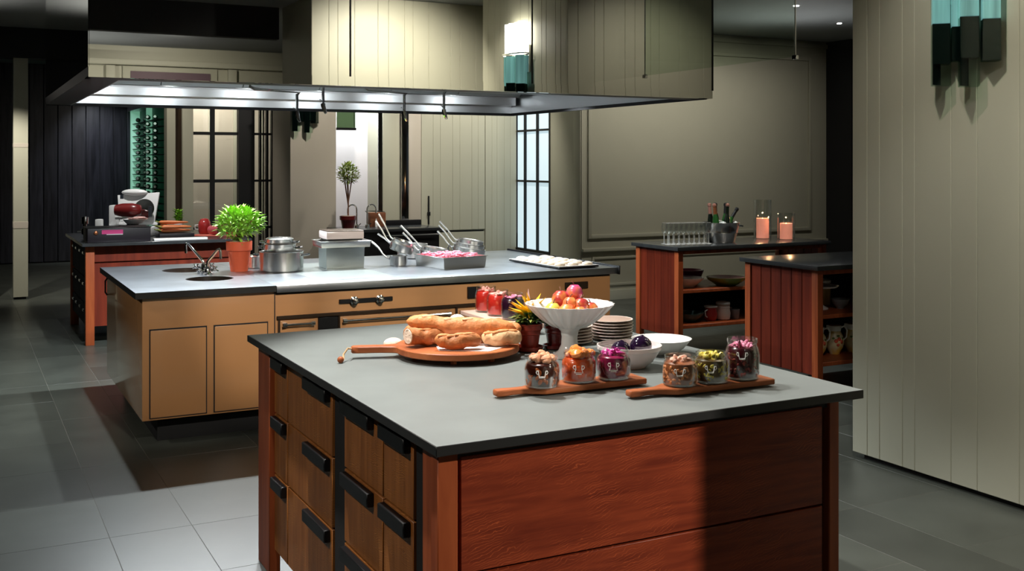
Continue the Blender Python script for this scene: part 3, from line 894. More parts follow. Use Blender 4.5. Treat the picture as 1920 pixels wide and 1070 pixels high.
# ------------------------------------------------------------------ cooking island (tan enamel)
bx0, bx1, by0, by1 = 0.945, 4.13, 6.42, 8.04
I2 = thing('cooking_island', 'tan enamel cooking island under the mirror-glass hood', 'kitchen island', (2.54, 7.23, 0))
part(I2, 'body', box(bx0, bx1, by0, by1, 0.145, 0.855), M['enamel'], 0.004)
part(I2, 'plinth', box(bx0 + 0.10, bx1 - 0.10, by0 + 0.10, by1 - 0.10, 0.0, 0.145), M['black_matt'])


def slab_with_holes(x0, x1, y0, y1, z0, z1, holes):
    bm = bmesh.new()
    vs = [bm.verts.new((x, y, z1)) for x, y in ((x0, y0), (x1, y0), (x1, y1), (x0, y1))]
    es = [bm.edges.new((vs[i], vs[(i + 1) % 4])) for i in range(4)]
    for (cx, cy, r) in holes:
        cv = [bm.verts.new((cx + r * math.cos(2 * PI * i / 28), cy + r * math.sin(2 * PI * i / 28), z1)) for i in range(28)]
        es += [bm.edges.new((cv[i], cv[(i + 1) % 28])) for i in range(28)]
    bmesh.ops.triangle_fill(bm, edges=es, use_beauty=True, use_dissolve=False)
    for f in list(bm.faces):
        c = f.calc_center_median()
        if any((c.x - a) ** 2 + (c.y - b) ** 2 < (r * 0.93) ** 2 for a, b, r in holes):
            bm.faces.remove(f)
    g = bmesh.ops.extrude_face_region(bm, geom=bm.faces[:])
    for v in [e for e in g['geom'] if isinstance(e, bmesh.types.BMVert)]:
        v.co.z = z0
    bmesh.ops.recalc_face_normals(bm, faces=bm.faces)
    mb = MB()
    bm.verts.index_update()
    mb.add([v.co.copy() for v in bm.verts], [[v.index for v in f.verts] for f in bm.faces])
    bm.free()
    return mb


SINKS = ((1.42, 7.60, 0.17), (1.44, 6.97, 0.15))
wt = part(I2, 'worktop', slab_with_holes(0.903, 1.716, 6.382, 8.08, 0.853, 0.89, SINKS), M['steel_top'], label='stone worktop end, bright reflection drawn as metal, with two round sinks and black edges', smooth=20)  # stone end coloured as metal for its bright wet reflection
wt.data.materials.append(M['stone_edge'])
for p in wt.data.polygons:
    if abs(p.normal.z) < 0.9:
        p.material_index = 1
for (cx, cy, r) in SINKS:
    part(I2, 'sink_bowl', MB().shell([(r * 0.6, 0.66), (r * 0.95, 0.72), (r - 0.002, 0.84), (r - 0.001, 0.8895)], 0.006, 28, (cx, cy, 0)), M['black_steel'])
part(I2, 'worktop', box(1.718, 4.169, 6.382, 8.08, 0.845, 0.89), M['steel_top'], 0.004, label='steel cooking top with reflections blotched into its colour')
part(I2, 'end_guard', box(4.169, 4.178, 6.36, 8.1, 0.842, 0.903), M['black_steel'], 0.002)
for (xa, xb) in ((0.99, 1.305), (1.355, 1.668)):
    part(I2, 'door_gap', box(xa - 0.006, xb + 0.006, 6.4165, 6.421, 0.155, 0.672), M['black_matt'])
    part(I2, 'door', box(xa, xb, 6.412, 6.43, 0.16, 0.664), M['enamel'], 0.004)
part(I2, 'seam', box(1.712, 1.718, 6.417, 6.422, 0.15, 0.85), M['black_matt'])
part(I2, 'shadow_gap', box(1.72, 4.12, 6.415, 6.425, 0.832, 0.845), M['black_matt'])
kp = part(I2, 'control_plate', box(2.12, 2.475, 6.405, 6.422, 0.752, 0.778), M['black_steel'], 0.002)
for xx in (2.215, 2.385):
    k = MB()
    k.T = Matrix.Translation((xx, 6.405, 0.767)) @ Matrix.Rotation(R(90), 4, 'X')
    k.lathe([(0.028, 0), (0.028, 0.012), (0.018, 0.016), (0.017, 0.045), (0.012, 0.048)], 14)
    part(kp, 'knob', k, M['chrome'])
part(I2, 'socket_box', box(3.005, 3.095, 6.40, 6.422, 0.735, 0.81), M['black_steel'], 0.003)
part(I2, 'socket_plate', box(3.755, 3.94, 6.405, 6.422, 0.752, 0.80), M['trim_brown'], 0.003)
part(I2, 'trim_strip', box(1.725, 3.50, 6.405, 6.422, 0.678, 0.700), M['trim_brown'], 0.003)
for (xa, xb) in ((1.745, 1.965), (2.125, 2.88), (2.93, 3.50)):
    dr = part(I2, 'oven_door', box(xa, xb, 6.405, 6.425, 0.20, 0.672), M['enamel'], 0.004)
    rl = MB()
    rl.tube([(xa + 0.01, 6.375, 0.648), (xb - 0.01, 6.375, 0.648)], 0.009, 8)
    rl.box(xa + 0.01, xa + 0.035, 6.37, 6.406, 0.637, 0.66)
    rl.box(xb - 0.035, xb - 0.01, 6.37, 6.406, 0.637, 0.66)
    part(dr, 'handle_rail', rl, M['chrome'])
    part(I2, 'door_edge', box(xa - 0.012, xa - 0.002, 6.40, 6.424, 0.20, 0.678), M['trim_brown'])
part(I2, 'hinge_box', box(1.985, 2.11, 6.40, 6.424, 0.20, 0.676), M['black_steel'], 0.003)
part(I2, 'inset_hob', box(2.02, 2.55, 6.53, 7.08, 0.8885, 0.8905), M['brushed_dull'])
part(I2, 'inset_hob', box(2.02, 2.55, 7.14, 7.70, 0.8885, 0.8905), M['brushed_dull'])
# small hook on the end face
part(I2, 'hook', MB().tube([(0.943, 8.0, 0.82), (0.93, 8.0, 0.80), (0.93, 8.0, 0.72), (0.943, 8.0, 0.70)], 0.006, 6), M['black_steel'])

# ------------------------------------------------------------------ island by the far wall
I3 = thing('prep_island', 'dark red wooden island with a black top behind the potted bush', 'kitchen island', (1.7, 10.9, 0))
part(I3, 'worktop', box(0.98, 2.48, 10.1, 11.7, 0.89, 0.92), M['stone_dark'], 0.003)
part(I3, 'body', box(1.06, 2.40, 10.27, 11.6, 0.16, 0.885), M['oak_plank'])
for (xa, ya) in ((1.02, 10.2), (2.37, 10.2), (1.02, 11.58), (2.37, 11.58)):
    part(I3, 'leg', box(xa, xa + 0.075, ya, ya + 0.075, 0, 0.89), M['oak_leg'], 0.004)
part(I3, 'apron', box(1.096, 2.369, 10.245, 10.268, 0.74, 0.889), M['oak_plank'], 0.003)  # darker wood carries the shade under the top's overhang
for za, zb in ((0.60, 0.86), (0.36, 0.58), (0.16, 0.34)):
    for ya, yb in ((10.29, 10.92), (10.94, 11.56)):
        dr = part(I3, 'drawer', box(1.035, 1.058, ya, yb, za, zb), M['black_matt'], 0.003)
        for yy in (ya + 0.16, yb - 0.16):
            part(dr, 'pull', box(1.018, 1.036, yy - 0.04, yy + 0.04, zb - 0.06, zb - 0.035), M['chrome'], 0.003)


# ------------------------------------------------------------------ two plank tables with shelves
def plank_table(name, label, x0, x1, y0, y1, shelves, back_top):
    t = thing(name, label, 'table', ((x0 + x1) / 2, (y0 + y1) / 2, 0))
    part(t, 'tabletop', box(x0, x1, y0, y1, 0.888, 0.92), M['stone_dark'], 0.004)
    a, b, c, d = x0 + 0.03, x1 - 0.03, y0 + 0.03, y1 - 0.03
    for (xa, ya) in ((a, c), (b - 0.05, c), (a, d - 0.06), (b - 0.05, d - 0.06)):
        part(t, 'leg', box(xa, xa + 0.05, ya, ya + 0.06, 0, 0.888), M['oak_leg'], 0.004)
    ys_ = steps(c + 0.061, d - 0.061, 0.105)
    boards_y(t, ys_, a + 0.012, a + 0.03, 0.15, 0.886, M['oak_plank'], 'plank', 0.003, 0.003)
    boards_y(t, ys_, b - 0.03, b - 0.012, 0.15, 0.886, M['oak_plank'], 'plank', 0.003, 0.003)
    part(t, 'apron', box(a + 0.061, b - 0.061, c + 0.01, c + 0.03, 0.855, 0.887), M['oak_leg'], 0.003)
    part(t, 'back_panel', box(a + 0.061, b - 0.061, d - 0.03, d - 0.012, 0.15, back_top), M['black_matt'])
    for z in shelves:
        part(t, 'shelf', box(a + 0.031, b - 0.031, c + 0.005, d - 0.031, z - 0.028, z), M['oak_leg'], 0.003)
    return t


T4 = plank_table('bar_table', 'red plank table holding the ice bucket and candles', 5.39, 7.12, 7.33, 8.03, (0.55, 0.25), 0.50)
T5 = plank_table('shelf_table', 'red plank table with painted pitchers, half behind the planked pier', 5.255, 6.75, 5.54, 6.37, (0.575, 0.245), 0.84)
for p in T5.children:
    pass

# back counter with the sink under the lit niche
bc = thing('back_counter', 'black counter under the lit sink niche behind the pans', 'counter', (4.5, 12.05, 0))
part(bc, 'worktop', box(3.93, 5.15, 11.68, 12.36, 0.83, 0.865), M['stone_dark'], 0.004)
part(bc, 'body', box(3.97, 5.12, 11.72, 12.35, 0.10, 0.829), M['black_steel'], 0.004)
part(bc, 'plinth', box(4.02, 5.06, 11.78, 12.34, 0.0, 0.0995), M['black_matt'])
part(bc, 'backsplash', box(4.66, 5.13, 12.30, 12.355, 0.866, 0.93), M['black_steel'], 0.004)
part(bc, 'rail', MB().tube([(4.4, 11.66, 0.79), (5.1, 11.66, 0.79)], 0.01, 8), M['chrome'])

# ------------------------------------------------------------------ sconces of crystal prisms
def diamond(cx, cy, r):
    return [(cx - r, cy), (cx, cy - r), (cx + r, cy), (cx, cy + r)]


sc = thing('wall_sconce', 'tall sconce of dark and teal crystal prisms on the planked pier', 'sconce', (4.42, 3.60, 2.0), world=False)
part(sc, 'back_plate', box(-0.025, 0.0, -0.17, 0.17, 0.42, 0.66), M['chrome'], 0.004)
part(sc, 'ring', MB().tube([(-0.07 + 0.075 * math.cos(a), 0.20 * math.sin(a), 0.585) for a in [2 * PI * i / 28 for i in range(29)]], 0.008, 6), M['chrome'])
for (px, py, r, z0, zt) in ((-0.075, 0.125, 0.062, 0.015, 0.32), (-0.045, 0.045, 0.048, 0.13, 0.30), (-0.08, -0.045, 0.064, 0.0, 0.335), (-0.05, -0.145, 0.060, 0.115, 0.315)):
    g = part(sc, 'crystal_prism', MB().prism(diamond(px, py, r), z0, 0.57), M['glass_tint'], 0.0015, smooth=0)
    if z0 < 0.05:
        core = MB().prism(diamond(px - 0.004, py, r - 0.006)[0:1] + [(px, py + r - 0.006), (px + 0.004, py), ], z0 + 0.004, z0 + 0.13)
        part(g, 'dark_facet', MB().prism([(px - r + 0.005, py), (px, py + r - 0.005), (px, py)], z0 + 0.003, zt - 0.17 + 0.0), M['sconce_dark'], smooth=0)
    part(g, 'dark_core', MB().prism(diamond(px, py, r - 0.004), max(z0 + 0.002, zt - 0.20), zt), M['sconce_dark'], 0.002, smooth=0)
    part(g, 'lit_core', MB().prism(diamond(px, py, r - 0.004), zt + 0.001, 0.568), M['sconce_teal'], 0.002, smooth=0)
for (px, py) in ((-0.07, 0.13), (-0.06, 0.045), (-0.07, -0.05), (-0.06, -0.14)):
    part(sc, 'light_tube', MB().cyl(0.034, 0.60, 0.86, 16, (px, py)), M['lit_white'])
s2 = dup(sc, (3.66, 12.4, 1.99), rotz=R(90), label='dark crystal sconce on the far pier beside the lit sink niche')
for g in s2.children:
    g.scale = (0.85, 0.85, 1.0)

gc = thing('glass_canopy', 'greenish glass panel box fixed above the lit sink niche', 'glass panel', (4.18, 12.4, 2.03), world=False)
part(gc, 'face', box(-0.115, 0.12, -0.03, -0.02, 0.03, 0.9), M['glass_tint'])
part(gc, 'backing', box(-0.113, 0.118, -0.018, 0.0, 0.03, 0.9), mat('olive_backing', (0.34, 0.35, 0.24), 0.4), 0.0)
part(gc, 'frame', box(-0.12, 0.125, -0.04, 0.0, 0.0, 0.03), M['black_steel'], 0.003)
part(gc, 'frame', box(0.095, 0.10, -0.035, -0.031, 0.03, 0.9), M['black_steel'])

# ------------------------------------------------------------------ on the front island
Z1 = 0.9206
TH = R(-27.5)

# round serving board and bread
rb = thing('serving_board', 'round reddish wooden paddle board on small feet under the bread', 'board', (1.64, 3.585, Z1), rotz=TH + R(8), world=False)
pts = []
r0 = 0.228
for i in range(49):
    a = PI - 0.16 - (2 * PI - 0.32) * i / 48
    pts.append((r0 * math.cos(a), r0 * math.sin(a)))
hd = []
c8, s8 = math.cos(R(180)), math.sin(R(180))
for (u, w) in ((0.24, -0.030), (0.28, -0.022), (0.36, -0.021), (0.385, -0.018), (0.39, 0.0), (0.385, 0.018), (0.36, 0.021), (0.28, 0.022), (0.24, 0.030)):
    hd.append((u * c8 - w * s8, u * s8 + w * c8))
part(rb, 'board', MB().prism(pts + hd[::-1], 0.020, 0.044), M['board'], 0.003)
for a in (20, 140, 260, 310, 200):
    part(rb, 'foot', MB().cyl(0.012, 0.0, 0.0205, 10, (0.17 * math.cos(R(a)), 0.17 * math.sin(R(a)))), M['board'])
lp = [(0.385 * c8, 0.385 * s8, 0.034), (-0.40, -0.052, 0.045), (-0.415, -0.055, 0.025), (-0.415, -0.070, 0.008), (-0.42, -0.085, 0.006)]
part(rb, 'twine_loop', MB().tube(lp, 0.0035, 6), M['twine'])
part(rb, 'bead', MB().ball((-0.425, -0.09, 0.012), 0.012, seg=10, ring=7), M['board'])

solo('paper_sheet', MB().prism([(-0.06, -0.15), (0.12, -0.17), (0.19, -0.05), (0.10, 0.10), (-0.10, 0.09)], 0, 0.0015), M['paper'],
     'white paper sheet between the bread and the round board', 'paper', (1.64, 3.585, Z1 + 0.0442), TH)


def loaf(a, b, r, sag=0.0, seed=0, seg=18, n=30, cut0=False, cut1=False):
    rnd = random.Random(seed)
    a, b = Vector(a), Vector(b)
    mb = MB()
    ps, rs = [], []
    ph = rnd.uniform(0, 6)
    for i in range(n + 1):
        t = i / n
        p = a.lerp(b, t) + Vector((0, 0.010 * math.sin(t * 5 + ph), -sag * math.sin(PI * t) + 0.004 * math.sin(t * 9 + ph)))
        k = 1.0
        if not cut0:
            k *= math.sqrt(max(0.02, 1 - (1 - min(1, t / 0.2)) ** 2))
        if not cut1:
            k *= math.sqrt(max(0.02, 1 - (1 - min(1, (1 - t) / 0.2)) ** 2))
        k *= 1 + 0.06 * math.sin(t * 13 + ph) + 0.03 * math.sin(t * 31 + 2 * ph) + rnd.uniform(-0.015, 0.015) + 0.10 * math.sin(PI * t)
        ps.append(p)
        rs.append(r * k)
    mb.tube(ps, rs, seg)
    for i, v in enumerate(mb.v):
        q = v - ps[min(n, i // seg)]
        w = 1 + 0.055 * math.sin(v.x * 90 + ph + 5 * q.z / r) * math.sin(v.x * 38 + 4 * q.y / r + seed) + rnd.uniform(-0.025, 0.025)
        mb.v[i] = ps[min(n, i // seg)] + q * w
    return mb, ps, rs


def bread(name, label, u0, w0, z0, u1, w1, z1, r, m, seed, cut=None, sag=0.0):
    """u = across, w = away, z = height above the island top"""
    t = thing(name, label, 'bread', (1.64, 3.585, Z1), rotz=TH, world=False, group='loaves on the round board')
    mb, ps, rs = loaf((u0, w0, z0), (u1, w1, z1), r, sag, seed, cut0=cut == 0)
    part(t, 'crust', mb, m, smooth=60)
    if cut == 0:
        d = (ps[0] - ps[1]).normalized()
        part(t, 'cut_face', MB().tube([ps[0] - d * 0.001, ps[0] + d * 0.002], [rs[0] * 0.93, rs[0] * 0.86], 14), M['crumb'])
    for k in (0.22, 0.40, 0.58, 0.76):
        i = int(k * 30)
        q = ps[i] + Vector((0, -0.35 * rs[i], rs[i] * 0.86))
        sl = MB()
        sl.T = Matrix.Translation(q) @ Matrix.Rotation(R(20), 4, 'Z') @ Matrix.Rotation(R(22), 4, 'X')
        sl.ball((0, 0, 0), 0.026, 0.008, 0.005, 12, 6)
        part(t, 'score', sl, M['crust'] if m is not M['crust'] else M['bun'])
    return t


bread('baguette', 'long golden baguette lying across the top of the bread pile', -0.185, -0.045, 0.128, 0.215, -0.01, 0.102, 0.029, M['crust'], 1)
bread('baguette', 'dark-ended baguette under the top one, its rounded end towards the aisle', -0.20, 0.02, 0.090, 0.12, 0.075, 0.084, 0.028, M['crust2'], 2)
bread('baguette', 'cut baguette at the bottom of the pile showing a white crumb face', -0.175, -0.10, 0.081, 0.0, 0.04, 0.081, 0.029, M['crust2'], 3, cut=0)
bread('baguette', 'short reddish baguette in front at the bottom of the pile', -0.075, -0.15, 0.077, 0.09, -0.115, 0.077, 0.025, M['crust2'], 4)
bread('baguette', 'rough floury baguette at the back of the pile by the jar board', 0.02, 0.095, 0.076, 0.185, 0.115, 0.098, 0.028, M['crust2'], 5)
bread('baguette', 'golden baguette nearest the red flowerpot, above the pale one', 0.06, 0.035, 0.082, 0.235, 0.045, 0.092, 0.029, M['crust'], 6)
bread('baguette', 'pale baguette at the bottom of the pile nearest the red flowerpot', 0.09, -0.07, 0.077, 0.235, -0.045, 0.077, 0.025, M['bun'], 7)
ch = MB()
ch.ball((0, 0, 0.03), 0.034, 0.022, 0.030, 14, 9)
solo('bread_chunk', ch, M['crumb'], 'pale torn bread chunk standing upright on the pile', 'bread', (1.655, 3.62, Z1 + 0.088), TH, bevel=0, smooth=60)
solo('bread_roll', MB().ball((0, 0, 0.024), 0.038, 0.030, 0.024, 14, 9), M['crumb'], 'small pale floury roll at the handle end of the board', 'bread', (1.47, 3.80, Z1), TH, smooth=60)


# preserving jars on narrow paddle boards
def paddle(name, label, p0, p1, wd):
    p0, p1 = Vector((*p0, Z1)), Vector((*p1, Z1))
    d = p1 - p0
    L = d.length
    ang = math.atan2(d.y, d.x)
    t = thing(name, label, 'board', p0, rotz=ang, world=False, group='paddle boards under the jars')
    w = wd / 2
    poly = [(0.0, 0.014), (0.006, 0.019), (0.03, 0.020), (0.06, 0.015), (0.10, 0.018), (0.15, w), (L, w), (L, -w), (0.15, -w), (0.10, -0.018), (0.06, -0.015), (0.03, -0.020), (0.006, -0.019), (0.0, -0.014)]
    part(t, 'board', MB().prism(poly[::-1], 0.006, 0.024), M['board'], 0.003)
    for u in (0.18, L * 0.62, L - 0.05):
        part(t, 'foot', MB().cyl(0.008, 0.0, 0.0065, 8, (u, 0)), M['board'])
    return t


paddle('paddle_board', 'narrow wooden paddle board under the jar of dark pickles with nuts on top', (1.442, 2.885), (1.955, 2.867), 0.098)
paddle('paddle_board', 'narrow wooden paddle board under the tall beetroot jar', (1.795, 2.692), (2.312, 2.672), 0.098)


def emblem(r, zc, ang, kind):
    mb = MB()

    def line(pts, th=0.0012):
        q = []
        for (u, v) in pts:
            a = ang + u / r
            q.append((r * math.cos(a), r * math.sin(a), zc + v))
        mb.tube(q, th, 5)
    if kind == 'cup':
        line([(-0.012, 0.012), (-0.010, 0.0), (-0.008, -0.010), (0.008, -0.010), (0.010, 0.0), (0.012, 0.012)], 0.0014)
        line([(-0.009, -0.007), (0.009, -0.007)])
    else:
        line([(-0.010, 0.013), (-0.009, 0.0), (-0.013, -0.011), (0.013, -0.011), (0.009, 0.0), (0.010, 0.013)], 0.0013)
        line([(-0.009, -0.015), (0.009, -0.015)])
    line([(-0.011, 0.010), (-0.016, 0.011), (-0.018, 0.005), (-0.014, 0.000), (-0.010, 0.001)])
    line([(0.011, 0.010), (0.016, 0.011), (0.018, 0.005), (0.014, 0.000), (0.010, 0.001)])
    return mb


def jar(label, x, y, h, fill_m, top_m, bits, kind, seed, body=None, r=0.0545, z=Z1 + 0.0245, over=0.0, em=True, em_z=0.5, group='preserve jars on the paddle boards'):
    rnd = random.Random(seed)
    t = thing('preserve_jar', label, 'jar', (x, y, z), world=False, group=group)
    prof = [(r * 0.80, 0.0), (r * 0.97, 0.004), (r, 0.018), (r, h * 0.60), (r * 0.93, h * 0.76), (r * 0.84, h * 0.84), (r * 0.84, h * 0.88), (r * 0.88, h * 0.90), (r * 0.88, h)]
    part(t, 'glass', MB().shell(prof, 0.0028, 26), M['glass'])
    ft = h * 0.80
    fp = [(0.001, 0.007), (r * 0.88, 0.008), (r * 0.935, 0.02), (r * 0.935, h * 0.60), (r * 0.86, h * 0.75), (r * 0.74, ft), (0.001, ft)]
    part(t, 'contents', MB().lathe(fp, 24), fill_m)
    bt = MB()
    for k in range(bits[0]):
        a = rnd.uniform(0, 2 * PI)
        rr = rnd.uniform(0, r * 0.66)
        q = Vector((rr * math.cos(a), rr * math.sin(a), ft + rnd.uniform(0, 0.010) + over * (1 - rr / r)))
        bt.T = Matrix.Translation(q) @ Matrix.Rotation(rnd.uniform(0, 6), 4, Vector((rnd.uniform(-1, 1), rnd.uniform(-1, 1), 1)).normalized())
        s = 1.1 * bits[1] * rnd.uniform(0.7, 1.2)
        bt.ball((0, 0, 0), s, s * bits[2], s * bits[3], 8, 5)
    part(t, 'topping', bt, top_m, kind='stuff')
    if body:
        bb = MB()
        for k in range(body[0]):
            a = rnd.uniform(0, 2 * PI)
            zz = rnd.uniform(0.014, h * 0.66)
            q = Vector((r * 0.92 * math.cos(a), r * 0.92 * math.sin(a), zz))
            bb.T = Matrix.Translation(q) @ Matrix.Rotation(a, 4, 'Z') @ Matrix.Rotation(rnd.uniform(0, 6), 4, 'X')
            s = body[1] * rnd.uniform(0.6, 1.2)
            bb.ball((0, 0, 0), min(0.003, s * 0.5), s, s * body[2], 8, 5)
        part(t, 'pieces', bb, body[3], kind='stuff')
    if em:
        part(t, 'emblem', emblem(r + 0.0012, h * em_z, math.atan2(-y, -x), kind), M['emblem'])
    return t


M['pk_dark'] = mat('dark_pickle', (0.045, 0.008, 0.004), 0.2, var=0.8, scale=30, coat=0.5)
M['pk_brown'] = mat('amber_pickle', (0.26, 0.06, 0.012), 0.2, var=0.5, scale=50, coat=0.4)
M['nut'] = mat('walnut', (0.62, 0.27, 0.14), 0.6, var=0.5, scale=50)
M['pk_orange'] = mat('orange_pickle', (0.80, 0.10, 0.02), 0.25, var=0.3, scale=24, coat=0.4)
M['pk_orange2'] = mat('apricot_piece', (0.90, 0.24, 0.04), 0.3, var=0.2, scale=20, coat=0.4)
M['pk_beet'] = mat('beet_pickle', (0.22, 0.008, 0.05), 0.2, var=0.6, scale=24, coat=0.5)
M['pk_beet2'] = mat('magenta_shred', (0.58, 0.03, 0.28), 0.3, var=0.4, scale=30)
M['pk_chutney'] = mat('chutney', (0.32, 0.09, 0.025), 0.4, var=0.6, scale=70)
M['pk_chutney2'] = mat('chutney_bit', (0.66, 0.24, 0.08), 0.45, var=0.4, scale=60)
M['pk_pink'] = mat('pale_relish', (0.75, 0.42, 0.30), 0.5, var=0.3, scale=60)
M['pk_relish'] = mat('dark_relish', (0.12, 0.065, 0.01), 0.35, var=0.7, scale=60)
M['pk_yellow'] = mat('yellow_pickle', (0.62, 0.50, 0.06), 0.4, var=0.4, scale=50)
M['pk_plum'] = mat('dark_beetroot', (0.07, 0.006, 0.010), 0.25, var=0.8, scale=60, coat=0.4)
M['pk_plum2'] = mat('ruby_bit', (0.28, 0.03, 0.02), 0.35, var=0.5, scale=60)
M['pk_rose'] = mat('pink_onion', (0.78, 0.24, 0.38), 0.4, var=0.4, scale=60)
M['pk_red'] = mat('red_preserve', (0.72, 0.030, 0.018), 0.25, var=0.3, scale=40, coat=0.4)
M['pk_ink'] = mat('ink_preserve', (0.030, 0.004, 0.018), 0.25, coat=0.4)
M['froth'] = mat('pink_froth', (0.85, 0.42, 0.36), 0.5, var=0.2)

jar('jar of dark pickles heaped with pale nuts, white cup emblem', 1.594, 2.862, 0.094, M['pk_dark'], M['nut'], (34, 0.014, 0.75, 0.6), 'cup', 11, (40, 0.010, 0.6, M['pk_brown']), over=0.014)
jar('jar packed with bright orange fruit pieces, white urn emblem', 1.735, 2.878, 0.095, M['pk_orange'], M['pk_orange2'], (20, 0.019, 0.8, 0.6), 'urn', 12, (26, 0.018, 0.6, M['pk_orange']), over=0.016)
jar('jar of magenta beetroot pieces beside the pink-white bowl', 1.858, 2.868, 0.093, M['pk_beet'], M['pk_beet2'], (30, 0.013, 0.5, 0.3), 'urn', 13, (30, 0.014, 0.7, M['pk_beet']), over=0.004)
jar('jar of coarse orange-brown chutney, shortest of the six', 1.985, 2.688, 0.092, M['pk_chutney'], M['pk_pink'], (26, 0.010, 0.8, 0.5), 'cup', 14, (110, 0.007, 0.6, M['pk_chutney2']))
jar('jar of dark relish with a thick yellow top layer', 2.100, 2.682, 0.094, M['pk_relish'], M['pk_yellow'], (40, 0.011, 0.7, 0.5), 'cup', 15, (90, 0.007, 0.5, M['pk_yellow']), over=0.003)
jar('tall jar of dark beetroot relish with pink onion on top', 2.222, 2.678, 0.128, M['pk_plum'], M['pk_rose'], (40, 0.011, 0.5, 0.4), 'cup', 16, (90, 0.006, 0.6, M['pk_plum2']), em_z=0.62)

# raised pale board with three preserve jars behind the bread
bp = thing('jar_board', 'pale pink wooden board on a riser at the back of the front island', 'board', (2.09, 4.12, Z1), world=False)
part(bp, 'board', box(-0.075, 0.075, -0.26, 0.255, 0.028, 0.045), M['board_pale'], 0.002)
part(bp, 'riser', box(-0.055, 0.055, -0.22, 0.22, 0.0, 0.0275), M['board'], 0.002)
for (lb, x, y, h, fm, tm, sd) in (('large jar of scarlet preserve at the far end of the pale board', 2.105, 4.295, 0.115, M['pk_red'], M['froth'], 21),
                                  ('middle jar of scarlet preserve on the pale board', 2.10, 4.165, 0.112, M['pk_red'], M['froth'], 22),
                                  ('jar of near-black preserve on the pale board by the flower', 2.10, 4.03, 0.112, M['pk_ink'], M['pk_rose'], 23)):
    jar(lb, x, y, h, fm, tm, (12, 0.013, 0.8, 0.3), 'cup', sd, None, 0.050, Z1 + 0.0455, em=False, group='preserve jars on the pale board')

# folded napkins peeping out behind
for (x, y, lb) in ((2.215, 4.10, 'pink napkin tip sticking up beside the near-black jar'), (2.33, 3.93, 'pink folded napkin tip behind the white fruit stand')):
    nb = MB()
    for k in range(3):
        nb.T = Matrix.Rotation(R(-22 + 22 * k), 4, 'Y')
        nb.prism([(-0.03, -0.002 + 0.006 * k), (0.03, -0.002 + 0.006 * k), (0.03, 0.002 + 0.006 * k), (-0.03, 0.002 + 0.006 * k)], 0.0, 0.005)
        nb.add([(-0.024, 0.006 * k, 0.0), (0.024, 0.006 * k, 0.0), (0.0, 0.006 * k + 0.004, 0.15 - 0.02 * abs(k - 1)), (-0.024, 0.006 * k + 0.003, 0.0), (0.024, 0.006 * k + 0.003, 0.0), (0.0, 0.006 * k + 0.007, 0.15 - 0.02 * abs(k - 1))],
               [(0, 1, 2), (3, 5, 4), (0, 2, 5, 3), (1, 4, 5, 2), (0, 3, 4, 1)])
    nb.T = None
    nb.cyl(0.028, -0.0, 0.055, 14)
    solo('napkin', nb, M['napkin'], lb, 'napkin', (x, y, Z1 + 0.012), TH)

# flowerpots
def pot_profile(r, h):
    return [(r * 0.68, 0.0), (r * 0.88, h * 0.66), (r * 0.90, h * 0.68), (r, h * 0.70), (r * 1.02, h)]


def ridge_profile(r, h):
    return [(r * 0.66, 0.0), (r * 0.80, h * 0.55), (r * 0.86, h * 0.58), (r * 0.84, h * 0.64), (r * 0.92, h * 0.74), (r * 0.98, h * 0.77), (r * 0.97, h * 0.93), (r, h * 0.95), (r, h)]


fp = thing('flowering_plant', 'yellow flowering plant in a ribbed red pot beside the white fruit stand', 'potted plant', (1.925, 3.555, Z1), world=False)
pp = part(fp, 'pot', MB().shell(ridge_profile(0.050, 0.092), 0.005, 28, (0, 0, 0.012)), M['redpot'])
part(fp, 'saucer', MB().shell([(0.040, 0.0), (0.050, 0.004), (0.054, 0.018)], 0.004, 28), M['redpot'])
part(fp, 'soil', MB().cyl(0.046, 0.085, 0.092, 20), M['soil'])
lv = MB()
rnd = random.Random(5)
for k in range(110):
    a = rnd.uniform(0, 2 * PI)
    el = rnd.uniform(-0.15, 0.9)
    rr = rnd.uniform(0.0, 0.035)
    lv.leaf((rr * math.cos(a), rr * math.sin(a), 0.098 + rnd.uniform(0, 0.035)), (math.cos(a), math.sin(a), el), rnd.uniform(0.035, 0.060), rnd.uniform(0.013, 0.022))
part(fp, 'foliage', lv, M['leaf_dark'], kind='stuff')
lv = MB()
for k in range(26):
    a = rnd.uniform(0, 2 * PI)
    lv.leaf((0.03 * math.cos(a), 0.03 * math.sin(a), 0.105 + rnd.uniform(0, 0.03)), (math.cos(a), math.sin(a), rnd.uniform(-0.2, 0.7)), 0.055, 0.016)
part(fp, 'pale_leaf', lv, M['leaf_olive'], kind='stuff')
for k in range(16):
    a = 2 * PI * k / 16 + rnd.uniform(-0.2, 0.2)
    tilt = 0.35 if k % 2 else 0.9
    pb = MB()
    pb.leaf((0.004 * math.cos(a), 0.004 * math.sin(a), 0.118), (tilt * math.cos(a) - 0.42, tilt * math.sin(a) + 0.1, 0.9), rnd.uniform(0.085, 0.12), 0.026, 0.3)
    part(fp, 'petal', pb, M['yellow'])
part(fp, 'stem', MB().tube([(0, 0, 0.09), (0.002, 0.0, 0.12)], 0.006, 6), M['leaf'])

